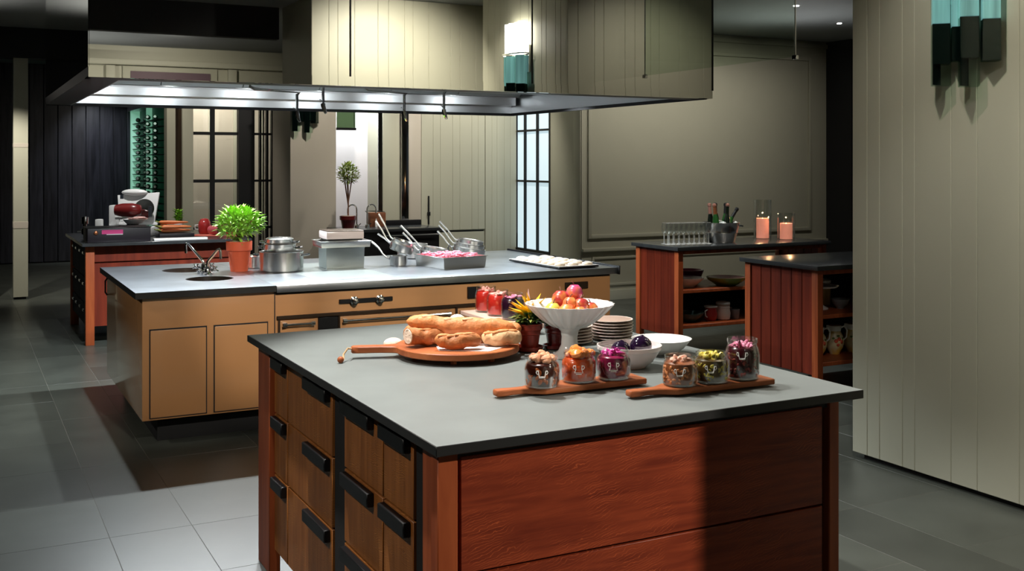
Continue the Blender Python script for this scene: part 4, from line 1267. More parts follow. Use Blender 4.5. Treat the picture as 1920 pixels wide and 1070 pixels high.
gp = thing('glazed_flowerpot', 'dark maroon flowerpot with trailing leaves under the rim of the fruit stand', 'potted plant', (2.035, 3.55, Z1), world=False)
part(gp, 'pot', MB().shell(ridge_profile(0.046, 0.088), 0.005, 28, (0, 0, 0.012)), M['maroon'])
part(gp, 'saucer', MB().shell([(0.036, 0.0), (0.045, 0.004), (0.049, 0.016)], 0.004, 28), M['maroon'])
part(gp, 'soil', MB().cyl(0.042, 0.085, 0.092, 20), M['soil'])
lv = MB()
for k in range(70):
    a = rnd.uniform(0, 2 * PI)
    rr = rnd.uniform(0.0, 0.035)
    lv.leaf((rr * math.cos(a), rr * math.sin(a), 0.095 + rnd.uniform(0, 0.012)), (math.cos(a), math.sin(a), rnd.uniform(-0.25, 0.35)), rnd.uniform(0.025, 0.042), rnd.uniform(0.012, 0.018))
part(gp, 'foliage', lv, M['leaf_dark'], kind='stuff')
lv = MB()
for k in range(9):
    a = rnd.uniform(2.4, 5.5)
    lv.leaf((0.035 * math.cos(a), 0.035 * math.sin(a), 0.1), (math.cos(a), math.sin(a), 0.1), 0.035, 0.014)
part(gp, 'pale_leaf', lv, M['leaf_olive'], kind='stuff')

# white fluted fruit stand
FX, FY = 1.995, 3.375
fs = thing('fruit_stand', 'white fluted pedestal bowl heaped with red and gold fruit', 'fruit stand', (FX, FY, Z1), world=False)
part(fs, 'bowl', MB().shell([(0.030, 0.105), (0.065, 0.112), (0.105, 0.138), (0.138, 0.168), (0.160, 0.192), (0.163, 0.196)], 0.006, 96, (0, 0, 0), 24, 0.022), M['white'])
part(fs, 'stem', MB().lathe([(0.062, 0.0), (0.060, 0.010), (0.042, 0.022), (0.031, 0.045), (0.029, 0.075), (0.033, 0.095), (0.045, 0.108)], 32), M['white'])
c27, s27 = math.cos(TH), math.sin(TH)
FR = [('fruit_c', -0.058, -0.02, 0.168, 0.036, 'lime-gold plum-sized fruit at the outer edge of the heap'),
      ('fruit_a', -0.030, 0.015, 0.208, 0.037, 'big red and gold fruit high in the heap by the flower side'),
      ('fruit_b', 0.018, 0.02, 0.232, 0.034, 'magenta and orange fruit topping the heap, with a stalk'),
      ('fruit_d', -0.012, -0.055, 0.172, 0.034, 'orange-red fruit low at the front of the heap'),
      ('fruit_d', 0.000, -0.025, 0.196, 0.030, 'small coral fruit in the middle of the heap'),
      ('fruit_a', 0.038, -0.022, 0.188, 0.033, 'dark red fruit under the topmost one'),
      ('fruit_d', 0.032, -0.062, 0.166, 0.030, 'small orange fruit at the front of the bowl'),
      ('fruit_a', 0.072, -0.012, 0.172, 0.033, 'gold and crimson fruit at the plate side of the bowl'),
      ('fruit_c', -0.040, 0.060, 0.170, 0.036, 'green-gold fruit hidden at the back of the heap'),
      ('fruit_d', 0.045, 0.050, 0.175, 0.036, 'orange fruit at the back of the heap')]
for k, (mm, u, w, z, r, lb) in enumerate(FR):
    u, w, r = u * 1.06, w * 1.06, r * 0.93
    t = thing('plum', lb, 'fruit', (FX + u * c27 - w * s27, FY + u * s27 + w * c27, Z1 + z - r), rotz=k * 1.3, world=False, group='fruit in the white stand')
    part(t, 'skin', MB().lathe([(0.001, 0.003), (r * 0.5, r * 0.12), (r * 0.88, r * 0.55), (r, r), (r * 0.86, r * 1.5), (r * 0.48, r * 1.9), (r * 0.12, r * 1.95), (0.001, r * 1.86)], 18), M[mm], smooth=80)
    part(t, 'stalk', MB().tube([(0, 0, r * 1.88), (0.003, 0, r * 2.1), (0.008, 0.002, r * 2.35)], 0.0022, 5), M['bark'])


# plate stacks
def plate_proto(label, x, y, z, r):
    t = thing('plate', label, 'plate', (x, y, z), world=False, group='stacked side plates')
    part(t, 'dish', MB().shell([(r * 0.62, 0.0), (r * 0.66, 0.002), (r, 0.010), (r * 1.0, 0.0125)], 0.003, 40), M['plate'])
    part(t, 'rim_line', MB().lathe([(r * 0.99, 0.0096), (r * 1.003, 0.0104), (r * 1.003, 0.0112), (r * 0.99, 0.0116)], 40), M['rimdark'])
    return t


ORD = ['bottom', 'second from bottom', 'third from bottom', 'fourth from bottom', 'third from top', 'second from top', 'topmost']
pl = None
for si, (x, y, n, r, nm) in enumerate(((2.155, 3.635, 6, 0.085, 'shorter stack half behind the stand stem'), (2.345, 3.635, 7, 0.088, 'taller stack behind the pink-white bowl'))):
    for k in range(n):
        lab = f'cream side plate, {ORD[k] if k < n - 1 else "topmost"} of the {nm}'
        jx, jy = random.uniform(-0.002, 0.002), random.uniform(-0.002, 0.002)
        z = Z1 + k * 0.0118
        if pl is None:
            pl = plate_proto(lab, x + jx, y + jy, z, 0.086)
        else:
            dup(pl, (x + jx, y + jy, z), rotz=k, label=lab)

# bowls
wbw = thing('white_bowl', 'round pink-white bowl holding two aubergines beside the jars', 'bowl', (2.08, 3.11, Z1), world=False)
part(wbw, 'bowl', MB().shell([(0.055, 0.0), (0.058, 0.004), (0.082, 0.022), (0.102, 0.052), (0.108, 0.062), (0.112, 0.064), (0.113, 0.078)], 0.005, 48), M['pinkwhite'])
ob = thing('oval_dish', 'wide shallow white dish behind the pink-white bowl', 'bowl', (2.33, 3.27, Z1), rotz=TH, world=False)
part(ob, 'bowl', MB().shell([(0.050, 0.0), (0.056, 0.004), (0.085, 0.026), (0.110, 0.056), (0.112, 0.058)], 0.005, 48), M['white'])
part(ob, 'red_streak', MB().tube([(-0.080, 0.03, 0.042), (-0.055, 0.045, 0.030), (-0.035, 0.02, 0.026), (-0.028, -0.02, 0.030)], 0.004, 6), M['enamel_pink'], label='curved pink-red streak inside the dish')
for (u, w, z, r, lb) in ((-0.030, 0.0, 0.070, 0.031, 'smaller glossy dark aubergine lying low in the pink-white bowl'), (0.042, 0.012, 0.080, 0.036, 'bigger glossy dark aubergine standing up in the pink-white bowl')):
    t = thing('aubergine', lb, 'aubergine', (2.08 + u * c27 - w * s27, 3.11 + u * s27 + w * c27, Z1 + z - r - 0.01), rotz=TH, world=False, group='aubergines in the bowl')
    part(t, 'skin', MB().ball((0, 0, r), r * 1.1, r, r, 18, 12), M['aubergine'], smooth=80)
    part(t, 'calyx', MB().lathe([(r * 0.35, r * 1.90), (r * 0.2, r * 2.02), (r * 0.1, r * 2.10), (0.001, r * 2.1)], 10, (r * 0.1, 0, 0)), M['aubergine'])

# ------------------------------------------------------------------ on the cooking island
Z2 = 0.8907
mt = thing('mixer_tap', 'chrome twin-spout tap between the two round sinks', 'tap', (1.475, 7.31, Z2), rotz=TH, world=False)
part(mt, 'base', MB().lathe([(0.045, 0), (0.045, 0.012), (0.022, 0.022), (0.020, 0.06), (0.016, 0.066)], 18), M['chrome'])
part(mt, 'base', MB().lathe([(0.04, 0), (0.04, 0.012), (0.022, 0.02), (0.019, 0.05), (0.014, 0.056)], 18, (0.045, -0.09, 0)), M['chrome'])
part(mt, 'spout', MB().tube([(0, 0, 0.05), (-0.005, 0, 0.075), (-0.02, 0, 0.095), (-0.105, 0, 0.195), (-0.118, 0, 0.20), (-0.124, 0, 0.188), (-0.122, 0, 0.135)], [0.011, 0.011, 0.010, 0.008, 0.008, 0.008, 0.009], 10), M['chrome'])
part(mt, 'spout', MB().tube([(0.045, -0.09, 0.045), (0.05, -0.09, 0.085), (0.06, -0.09, 0.10), (0.115, -0.09, 0.165), (0.126, -0.09, 0.17), (0.134, -0.09, 0.155), (0.136, -0.09, 0.105)], [0.011, 0.011, 0.010, 0.009, 0.010, 0.010, 0.009], 10), M['chrome'])
for (cx, cy, cz) in ((-0.055, 0, 0.045), (0.05, 0.0, 0.05), (0.0, -0.10, 0.035), (0.095, -0.09, 0.035)):
    h = MB()
    h.ball((cx, cy, cz), 0.013, seg=10, ring=7)
    for a in range(4):
        d = Vector((math.cos(a * PI / 2 + 0.6) * 0.028, math.sin(a * PI / 2 + 0.6) * 0.012, 0.018 * (1 if a % 2 else -0.6)))
        h.tube([(cx, cy, cz), Vector((cx, cy, cz)) + d], 0.005, 6)
    h.tube([(cx, cy, cz), (cx * 0.3 + (0.03 if cx > 0 else 0), cy * 0.8, 0.035)], 0.008, 8)
    part(mt, 'cross_handle', h, M['chrome'])


def bush(name, label, loc, pr, ph, bw, bh, bz, n, m_pot, m_leaf, trunk, seed, L=0.045):
    t = thing(name, label, 'potted plant', loc, world=False)
    part(t, 'pot', MB().shell(pot_profile(pr, ph), 0.008, 32), m_pot)
    part(t, 'soil', MB().lathe([(pr * 0.92, ph * 0.86), (pr * 0.9, ph * 0.97), (pr * 0.5, ph * 1.0), (0.001, ph * 1.02)], 20), M['soil'])
    rnd = random.Random(seed)
    part(t, 'trunk', MB().tube([(0, 0, ph * 0.9), (0.004, 0, ph + trunk * 0.5), (-0.004, 0, bz)], [0.010, 0.007, 0.006], 8), M['bark'])
    lv = MB()
    for k in range(n):
        while True:
            p = Vector((rnd.uniform(-1, 1), rnd.uniform(-1, 1), rnd.uniform(-1, 1)))
            if 0.35 < p.length < 1:
                break
        wob = 1 + 0.18 * math.sin(3 * math.atan2(p.y, p.x) + seed) * (1 - abs(p.z))
        q = Vector((p.x * bw * wob, p.y * bw * wob, bz + p.z * bh))
        d = Vector((p.x + rnd.uniform(-.6, .6), p.y + rnd.uniform(-.6, .6), p.z * 0.5 + rnd.uniform(-0.1, 0.9)))
        lv.leaf(q, d, L * rnd.uniform(0.7, 1.25), L * 0.46)
    part(t, 'foliage', lv, m_leaf, kind='stuff')
    tw = MB()
    for k in range(14):
        a = rnd.uniform(0, 2 * PI)
        tw.tube([(0, 0, ph + trunk * 0.3), (bw * 0.5 * math.cos(a), bw * 0.5 * math.sin(a), bz), (bw * 0.9 * math.cos(a), bw * 0.9 * math.sin(a), bz + rnd.uniform(-0.3, 0.6) * bh)], [0.005, 0.003, 0.002], 5)
    part(t, 'branches', tw, M['bark'], kind='stuff')
    return t


bush('potted_bush', 'bright green leafy bush in a terracotta pot on the cooking island', (1.72, 7.36, Z2), 0.086, 0.205, 0.140, 0.100, 0.325, 560, M['terracotta'], M['leaf'], 0.06, 3, 0.060)
bush('potted_topiary', 'small olive ball topiary in a deep red pot by the lit niche', (4.06, 11.95, 0.8656), 0.098, 0.15, 0.115, 0.125, 0.64, 620, M['maroon'], M['leaf_olive'], 0.40, 4, 0.042)


def stock_pot(name, label, loc, r, h, lid=False, rotz=TH):
    t = thing(name, label, 'pot', loc, rotz=rotz, world=False, group='stacked steel pots')
    part(t, 'body', MB().shell([(r * 0.95, 0.0), (r, 0.006), (r, h - 0.004), (r * 1.025, h)], 0.004, 40), M['pan'])
    for s in (-1, 1):
        hb = MB().tube([(s * r * 0.99, -0.032, h * 0.80), (s * (r + 0.035), -0.030, h * 0.83), (s * (r + 0.042), 0, h * 0.84), (s * (r + 0.035), 0.030, h * 0.83), (s * r * 0.99, 0.032, h * 0.80)], 0.0065, 8)
        part(t, 'handle', hb, M['chrome'])
    if lid:
        part(t, 'lid', MB().lathe([(r * 1.03, h + 0.001), (r * 1.04, h + 0.004), (r * 0.9, h + 0.012), (r * 0.4, h + 0.016), (0.001, h + 0.016)], 36), M['pan'])
    return t


stock_pot('stock_pot', 'widest steel pot at the bottom of the nested pot stack', (1.985, 7.255, Z2), 0.150, 0.135)
stock_pot('stock_pot', 'middle steel pot nested inside the widest pot', (1.975, 7.255, Z2 + 0.060), 0.108, 0.125)
stock_pot('stock_pot', 'lidded small steel pot topping the nested pot stack', (1.972, 7.255, Z2 + 0.122), 0.092, 0.094, True)
stock_pot('stock_pot', 'low reddish-lit steel pot beside the nested stack, nearest the bush', (1.865, 7.56, Z2), 0.095, 0.085)

# bain-marie stack
def tin(name, label, loc, lx, ly, h, flare, m, rotz=0.0, rim=0.008, group=None):
    t = thing(name, label, 'container', loc, rotz=rotz, world=False, group=group)
    a, b = lx / 2, ly / 2
    f = flare
    w = 0.004
    mb = MB()
    o0 = [(-a + f, -b + f), (a - f, -b + f), (a - f, b - f), (-a + f, b - f)]
    o1 = [(-a, -b), (a, -b), (a, b), (-a, b)]
    o2 = [(-a - rim, -b - rim), (a + rim, -b - rim), (a + rim, b + rim), (-a - rim, b + rim)]
    i1 = [(-a + w, -b + w), (a - w, -b + w), (a - w, b - w), (-a + w, b - w)]
    i0 = [(-a + f + w, -b + f + w), (a - f - w, -b + f + w), (a - f - w, b - f - w), (-a + f + w, b - f - w)]
    lv_ = [(o0, 0), (o1, h - 0.004), (o2, h - 0.003), (o2, h), (i1, h), (i0, w)]
    vs = [(x, y, z) for ring, z in lv_ for x, y in ring]
    fsx = [(0, 3, 2, 1)]
    for k in range(5):
        for i in range(4):
            j = (i + 1) % 4
            fsx.append((k * 4 + i, k * 4 + j, k * 4 + 4 + j, k * 4 + 4 + i))
    fsx.append((20, 21, 22, 23))
    mb.add(vs, fsx)
    part(t, 'body', mb, m, 0.002)
    return t


tn = tin('steel_container', 'tall dull steel container at the bottom of the square stack', (2.43, 7.30, Z2), 0.275, 0.23, 0.148, 0.003, M['brushed_dull'], R(-4), 0.004, 'square containers on the hob')
tin('steel_tray', 'shallow bright steel tray in the middle of the square stack', (2.43, 7.30, Z2 + 0.1487), 0.355, 0.27, 0.046, 0.004, M['pan'], R(-4), 0.006, 'square containers on the hob')
ct = thing('white_container', 'white lidded container topping the square stack', 'container', (2.43, 7.30, Z2 + 0.1955), rotz=R(-4), world=False, group='square containers on the hob')
part(ct, 'body', box(-0.135, 0.135, -0.115, 0.115, 0.010, 0.066), M['pinkwhite'], 0.010)
part(ct, 'base', box(-0.125, 0.125, -0.105, 0.105, 0.0, 0.011), M['black_steel'], 0.002)
part(ct, 'lid', box(-0.133, 0.133, -0.113, 0.113, 0.0662, 0.072), M['trim_brown'], 0.003)


def saucepan(label, loc, r, h, hl, rise, tilt=0.0, rotz=TH, flare=0.0, tilt_x=0.0):
    t = thing('saucepan', label, 'pan', loc, world=False, group='saucepans piled on the cooking island', rot=(R(tilt_x), R(tilt), rotz))
    part(t, 'body', MB().shell([(r * (0.88 - flare), 0.0), (r * (0.96 - flare), 0.006), (r, h - 0.003), (r * 1.03, h)], 0.003, 36), M['pan'])
    hd_ = MB().tube([(-r * 0.97, 0, h * 0.72), (-r - 0.022, 0, h * 0.76 + rise * 0.05), (-r - 0.05, 0, h * 0.78 + rise * 0.25), (-r - hl * 0.62, 0, h * 0.80 + rise * 0.62), (-r - hl, 0, h * 0.80 + rise)],
                     [0.007, 0.006, 0.006, 0.0075, 0.008], 8)
    part(t, 'handle', hd_, M['pan'])
    part(t, 'bracket', MB().ball((-r * 0.99, 0, h * 0.72), 0.010, 0.016, 0.012, 10, 6), M['chrome'])
    return t


def pan_pile(x, y, z, tilt, specs):
    """pans nested one in the other along the tilted axis"""
    ax = Matrix.Rotation(TH, 3, 'Z') @ Matrix.Rotation(R(tilt), 3, 'Y') @ Vector((0, 0, 1))
    q = Vector((x, y, z))
    for (lab, r, h, hl, rise) in specs:
        saucepan(lab, q.copy(), r, h, hl, rise, tilt)
        q = q + ax * 0.024


saucepan('small upright saucepan at the bottom of the pile by the square stack', (2.835, 7.22, Z2), 0.066, 0.072, 0.13, 0.115)
pan_pile(2.855, 7.235, Z2 + 0.098, 18, (('saucepan tipped on the rim of the small upright one', 0.090, 0.055, 0.15, 0.11), ('saucepan nested in the tipped one, handle reaching highest by the square stack', 0.078, 0.060, 0.16, 0.14)))
saucepan('wide dark-sided saucepan standing behind the tipped pile', (3.16, 7.76, Z2), 0.12, 0.11, 0.15, 0.10, 0)
pan_pile(3.19, 7.41, Z2 + 0.020, 10, (('wide shallow pan of the middle pile behind the roasting tin', 0.112, 0.055, 0.15, 0.11), ('pan nested in the middle pile behind the roasting tin', 0.099, 0.060, 0.19, 0.13)))
pan_pile(3.55, 7.56, Z2 + 0.022, 9, (('lowest pan of the pile behind the meat, wide and shallow', 0.128, 0.060, 0.14, 0.10), ('middle pan of the pile behind the meat', 0.115, 0.066, 0.15, 0.12), ('topmost pan of the pile behind the meat, tilted and shining', 0.102, 0.072, 0.16, 0.12)))

rt = tin('roasting_tin', 'rectangular steel roasting tin full of pink shredded cabbage', (3.155, 7.02, Z2), 0.36, 0.40, 0.082, 0.008, M['pan'], R(8), 0.008)
part(rt, 'loop_handle', MB().tube([(0.12, 0.202, 0.06), (0.125, 0.235, 0.11), (0.145, 0.242, 0.13), (0.165, 0.235, 0.11), (0.17, 0.202, 0.06)], 0.006, 8), M['chrome'])
fb = MB()
rnd = random.Random(9)
for k in range(260):
    q = (rnd.uniform(-0.14, 0.13), rnd.uniform(-0.16, 0.16), 0.074 + rnd.uniform(0, 0.022))
    fb.T = Matrix.Translation(q) @ Matrix.Rotation(rnd.uniform(0, 6), 4, 'Z') @ Matrix.Rotation(rnd.uniform(-0.6, 0.6), 4, 'X')
    fb.ball((0, 0, 0), 0.020, 0.008, 0.006, 6, 4)
fb.T = None
fb.box(-0.16, 0.16, -0.18, 0.18, 0.01, 0.072)
part(rt, 'shredded_cabbage', fb, M['cabbage'], kind='stuff')

bs = thing('baking_sheet', 'dark baking sheet lined with white paper near the steel corner', 'baking sheet', (3.875, 6.80, Z2), rotz=R(2), world=False)
part(bs, 'sheet', box(-0.165, 0.165, -0.36, 0.36, 0.004, 0.016), M['black_steel'], 0.003)
part(bs, 'liner', box(-0.163, 0.163, -0.358, 0.358, 0.0165, 0.019), M['white'])
part(bs, 'foot', box(-0.14, 0.14, -0.32, 0.32, 0.0, 0.0042), M['black_steel'])
py = None
for i in range(3):
    for j in range(7):
        x = 3.875 - 0.105 + 0.105 * i + random.uniform(-0.01, 0.01)
        y = 6.80 - 0.30 + 0.10 * j + random.uniform(-0.01, 0.01)
        if py is None:
            py = solo('pastry', MB().lathe([(0.034, 0.0), (0.040, 0.006), (0.034, 0.015), (0.018, 0.020), (0.001, 0.021)], 14), M['pastry'],
                      'round pale pastry, nearest the steel corner in the inner row of the white-lined sheet', 'pastry', (x, y, Z2 + 0.0192), 0, 'pastries on the baking sheet')
        else:
            c = py.copy()
            COL.objects.link(c)
            c.location = (x, y, Z2 + 0.0192)
            c.rotation_euler = (0, 0, random.uniform(0, 6))
            c['label'] = 'round pale pastry, %s along in the %s row of the white-lined sheet' % (NTH[j], ('inner', 'middle', 'outer')[i])

# ------------------------------------------------------------------ on the prep island
Z3 = 0.9206
bb = thing('black_box', 'long black box with a pink sticker under the meat slicer', 'box', (1.30, 10.32, Z3), world=False)
part(bb, 'body', box(-0.27, 0.27, -0.17, 0.17, 0.0, 0.125), M['plastic_black'], 0.006)
part(bb, 'sticker', box(-0.15, 0.03, -0.1725, -0.1705, 0.075, 0.112), M['sticker'], label='pink printed sticker')
part(bb, 'sticker_edge', box(-0.11, 0.028, -0.1728, -0.1705, 0.068, 0.0745), M['white'])
part(bb, 'knob', MB().ball((-0.20, -0.178, 0.088), 0.018, 0.010, 0.018, 12, 8), M['foil_copper'])
part(bb, 'rim', box(-0.275, 0.275, -0.175, 0.175, 0.126, 0.132), M['black_steel'], 0.002)
ck = thing('steel_clamp', 'steel clamp with a cross rod at the dark end of the prep island', 'clamp', (1.09, 10.95, Z3), rotz=TH, world=False)
part(ck, 'post', MB().cyl(0.018, 0.0, 0.20, 14), M['chrome'])
part(ck, 'collar', MB().cyl(0.034, 0.13, 0.195, 16), M['chrome'])
part(ck, 'collar', MB().cyl(0.034, 0.03, 0.085, 16), M['chrome'])
part(ck, 'rod', MB().tube([(-0.07, 0, 0.055), (0.10, 0, 0.055)], 0.009, 8), M['chrome'])
sl = thing('meat_slicer', 'pale grey meat slicer standing behind the black box', 'meat slicer', (1.52, 10.98, Z3), rotz=TH, world=False)
part(sl, 'base', box(-0.26, 0.22, -0.10, 0.16, 0.0, 0.09), M['slicer'], 0.02)
part(sl, 'column', box(-0.22, -0.15, -0.02, 0.08, 0.0905, 0.30), M['slicer'], 0.015)
gd = MB()
gd.T = Matrix.Translation((0.0, 0.10, 0.10)) @ Matrix.Rotation(R(-14), 4, 'X')
gd.prism([(-0.22, -0.012), (0.22, -0.012), (0.22, 0.012), (-0.22, 0.012)], 0.0, 0.03)
gd.add([(-0.16, -0.012, 0.03), (0.19, -0.012, 0.03), (0.215, -0.012, 0.33), (-0.20, -0.012, 0.30), (-0.16, 0.012, 0.03), (0.19, 0.012, 0.03), (0.215, 0.012, 0.33), (-0.20, 0.012, 0.30)],
       [(0, 1, 2, 3), (7, 6, 5, 4), (0, 4, 5, 1), (1, 5, 6, 2), (2, 6, 7, 3), (3, 7, 4, 0)])
part(sl, 'guard_plate', gd, M['slicer'], 0.006)
bd = MB()
bd.T = Matrix.Translation((0.10, 0.06, 0.26)) @ Matrix.Rotation(R(76), 4, 'X')
bd.lathe([(0.10, 0.0), (0.10, 0.003), (0.06, 0.006), (0.02, 0.010), (0.001, 0.010)], 28)
part(sl, 'blade', bd, M['chrome'])
part(sl, 'top_cover', MB().ball((-0.03, 0.16, 0.42), 0.13, 0.05, 0.035, 16, 8), M['slicer'])
part(sl, 'carriage', box(-0.13, 0.12, -0.10, 0.055, 0.165, 0.185), M['slicer'], 0.005)
part(sl, 'carriage_arm', box(-0.03, 0.01, -0.06, 0.0, 0.0905, 0.1645), M['slicer_dark'], 0.004)
part(sl, 'mark', box(-0.12, -0.09, 0.015, 0.02, 0.36, 0.40), M['slicer_dark'])
part(sl, 'foot', box(-0.30, -0.24, -0.16, -0.09, 0.0, 0.17), M['slicer'], 0.012)
part(sl, 'grip', MB().cyl(0.018, 0.19, 0.29, 12, (0.19, -0.03)), M['slicer_dark'])
solo('ham', MB().lathe([(0.001, -0.13), (0.05, -0.125), (0.066, -0.06), (0.068, 0.04), (0.05, 0.115), (0.001, 0.13)], 20), M['meat'],
     'dark red ham joint on the slicer carriage', 'meat', (1.475, 10.87, Z3 + 0.2555), rot=(R(90), 0, R(62.5)), smooth=60)
mb_ = thing('pale_dish', 'pale dish with pink slices below the slicer', 'bowl', (1.50, 10.67, Z3), rotz=TH, world=False)
part(mb_, 'bowl', MB().shell([(0.06, 0.135), (0.075, 0.14), (0.105, 0.175), (0.108, 0.18)], 0.005, 32), M['slicer'])
part(mb_, 'stand', MB().cyl(0.04, 0.0, 0.138, 18), M['slicer_dark'])
sm = MB()
for k in range(9):
    sm.T = Matrix.Translation((random.uniform(-0.02, 0.08), random.uniform(-0.06, 0.06), 0.176 + 0.002 * k)) @ Matrix.Rotation(random.uniform(-0.3, 0.3), 4, 'X')
    sm.lathe([(0.045, 0), (0.045, 0.003)], 12)
part(mb_, 'slices', sm, M['napkin'], kind='stuff')
tb = solo('black_tray', box(-0.16, 0.16, -0.12, 0.12, 0.0, 0.05), M['plastic_black'], 'black tray under the pile of carrots', 'tray', (1.84, 10.48, Z3), 0, bevel=0.006)
ca = None
clab = ['topmost carrot of the pile, lying crosswise', 'carrot poking out towards the slicer', 'carrot at the front edge of the black tray', 'short carrot at the bottom of the pile',
        'carrot pointing at the red tumbler', 'carrot in the middle of the pile', 'carrot at the back of the pile', 'thin carrot beside the topmost one']
for k in range(8):
    x, y, z, a = (1.84 + (k % 3 - 1) * 0.015, 10.40 + 0.045 * (k % 4) + 0.02 * (k // 4), Z3 + 0.0715 + 0.034 * (k // 4), R((k * 37 % 9) - 4 - 3 * (k // 4)))
    if ca is None:
        ca = thing('carrot', clab[0], 'carrot', (x, y + 0.06, Z3 + 0.150), rotz=R(-16), world=False, group='carrots on the black tray')
        part(ca, 'root', MB().tube([(-0.13, 0, 0), (-0.115, 0, 0), (0.0, 0, 0), (0.12, 0, 0), (0.135, 0, 0)], [0.010, 0.018, 0.016, 0.008, 0.002], 10), M['carrot'])
        part(ca, 'stub', MB().tube([(-0.128, 0, 0), (-0.165, 0, 0.012)], [0.008, 0.004], 6), M['leaf_olive'])
    else:
        dup(ca, (x, y, z), rotz=a, label=clab[k])
lt = MB()
for k in range(60):
    a = random.uniform(0, 2 * PI)
    lt.leaf((random.uniform(-.02, .02), random.uniform(-.02, .02), random.uniform(0.0, 0.12)), (math.cos(a), math.sin(a), random.uniform(0.3, 1.2)), 0.06, 0.03)
lh = thing('herb_bunch', 'green herb bunch standing between slicer and carrots', 'herbs', (2.0, 11.2, Z3), world=False)
part(lh, 'leaves', MB(), M['leaf']) if False else None
o = part(lh, 'leaves', lt, M['leaf'], kind='stuff')
o.location.z = 0.10
part(lh, 'jar', MB().shell([(0.04, 0.0), (0.045, 0.01), (0.045, 0.11)], 0.003, 18), M['slicer'])
solo('red_cloth', MB().prism([(-0.24, -0.13), (-0.05, -0.17), (0.24, -0.14), (0.27, 0.12), (-0.20, 0.14)], 0.0, 0.012), M['cloth_red'], 'coral cloth spread under the red pots', 'cloth', (2.28, 10.62, Z3), TH, bevel=0.004)
rp = thing('red_pot', 'red rounded pot standing on the coral cloth', 'pot', (2.17, 10.74, Z3 + 0.0125), world=False)
part(rp, 'body', MB().shell([(0.045, 0.0), (0.058, 0.02), (0.062, 0.08), (0.055, 0.12), (0.045, 0.13)], 0.004, 28), M['enamel_red'])
part(rp, 'lid', MB().lathe([(0.047, 0.131), (0.04, 0.145), (0.02, 0.153), (0.001, 0.154)], 24), M['enamel_red'])
part(rp, 'handle', MB().tube([(-0.055, 0.03, 0.09), (-0.085, 0.035, 0.085), (-0.085, 0.035, 0.05), (-0.055, 0.03, 0.045)], 0.006, 6), M['slicer'])
tu = thing('tumbler', 'pink tumbler lying on its side with a plum inside', 'cup', (2.235, 10.54, Z3 + 0.0125 + 0.048), world=False, rot=(R(90), 0, R(28)))
part(tu, 'body', MB().shell([(0.040, -0.075), (0.042, -0.07), (0.047, 0.075)], 0.004, 28), M['enamel_pink'])
part(tu, 'inside', MB().lathe([(0.0425, 0.070), (0.041, 0.0), (0.036, -0.066), (0.001, -0.066)], 24), M['purple_in'])
rb2 = thing('red_bowl', 'red straight-sided bowl with a pink tip inside on the cloth', 'bowl', (2.38, 10.68, Z3 + 0.0125), world=False)
part(rb2, 'bowl', MB().shell([(0.06, 0.0), (0.066, 0.004), (0.075, 0.07)], 0.004, 30), M['enamel_red'])
part(rb2, 'contents', MB().lathe([(0.068, 0.05), (0.03, 0.06), (0.010, 0.12), (0.001, 0.13)], 16, (-0.005, 0, 0)), M['napkin'])
solo('cutting_board', box(-0.24, 0.24, -0.05, 0.05, 0, 0.02), M['white'], 'white cutting strip along the front edge of the black top', 'board', (1.84, 10.20, Z3), 0, bevel=0.004)

# ------------------------------------------------------------------ back counter
for (x, lb) in ((4.20, 'chrome gooseneck tap next to the topiary pot'), (4.33, 'chrome gooseneck tap in front of the wooden caddy')):
    t = thing('gooseneck_tap', lb, 'tap', (x, 12.05, 0.8656), world=False, group='gooseneck taps at the niche sink')
    s = -1 if x < 4.25 else 1
    part(t, 'spout', MB().tube([(0, 0, 0.0), (0, 0, 0.22)] + [(s * 0.055 * (1 - math.cos(a)), 0, 0.22 + 0.055 * math.sin(a)) for a in [PI * i / 8 for i in range(1, 9)]] + [(s * 0.11, 0, 0.17)], 0.009, 10), M['chrome'])
    part(t, 'base', MB().lathe([(0.026, 0), (0.026, 0.03), (0.012, 0.045)], 16), M['chrome'])
    part(t, 'lever', MB().tube([(0.02, 0, 0.025), (0.05, 0, 0.05)], 0.006, 6), M['chrome'])
wx = thing('wooden_caddy', 'reddish brown wooden caddy on the back counter', 'box', (4.50, 12.2, 0.8656), world=False)
part(wx, 'body', box(-0.10, 0.10, -0.06, 0.06, 0.0, 0.17), M['wood_box'], 0.004)
part(wx, 'handle', MB().tube([(-0.105, 0, 0.16), (-0.14, 0, 0.19), (0.02, 0, 0.185), (0.11, 0, 0.17)], 0.007, 6), M['black_steel'])
part(wx, 'bottle', MB().lathe([(0.014, 0), (0.014, 0.07), (0.006, 0.09), (0.006, 0.10)], 12, (-0.03, -0.08, 0)), M['white'])

# ------------------------------------------------------------------ wine bottles
bo = None
for zi, zz in enumerate([0.3 + 0.105 * i for i in range(20)]):
    for wi, (xx, yy) in enumerate(((2.66, 16.75), (2.58, 16.95), (2.68, 17.85), (2.61, 18.15))):
        lab = 'green wine bottle, %s from the pillar on the %s shelf of the lit rack' % (NTH[wi], NTH[zi])
        if bo is None:
            b = MB()
            b.T = Matrix.Rotation(R(90), 4, 'X')
            b.lathe([(0.034, -0.10), (0.036, -0.09), (0.036, 0.03), (0.015, 0.075), (0.014, 0.12)], 10)
            bo = thing('wine_bottle', lab, 'bottle', (xx, yy, zz + 0.0335), rotz=R(-12), world=False, group='bottles in the green wine racks')
            part(bo, 'glass', b, M['bottle_end'])
            b = MB()
            b.T = Matrix.Rotation(R(90), 4, 'X')
            b.lathe([(0.018, 0.1205), (0.020, 0.125), (0.020, 0.145), (0.001, 0.147)], 10)
            part(bo, 'cap', b, M['white'])
        else:
            dup(bo, (xx, yy, zz + 0.0335), rotz=R(-12), label=lab)

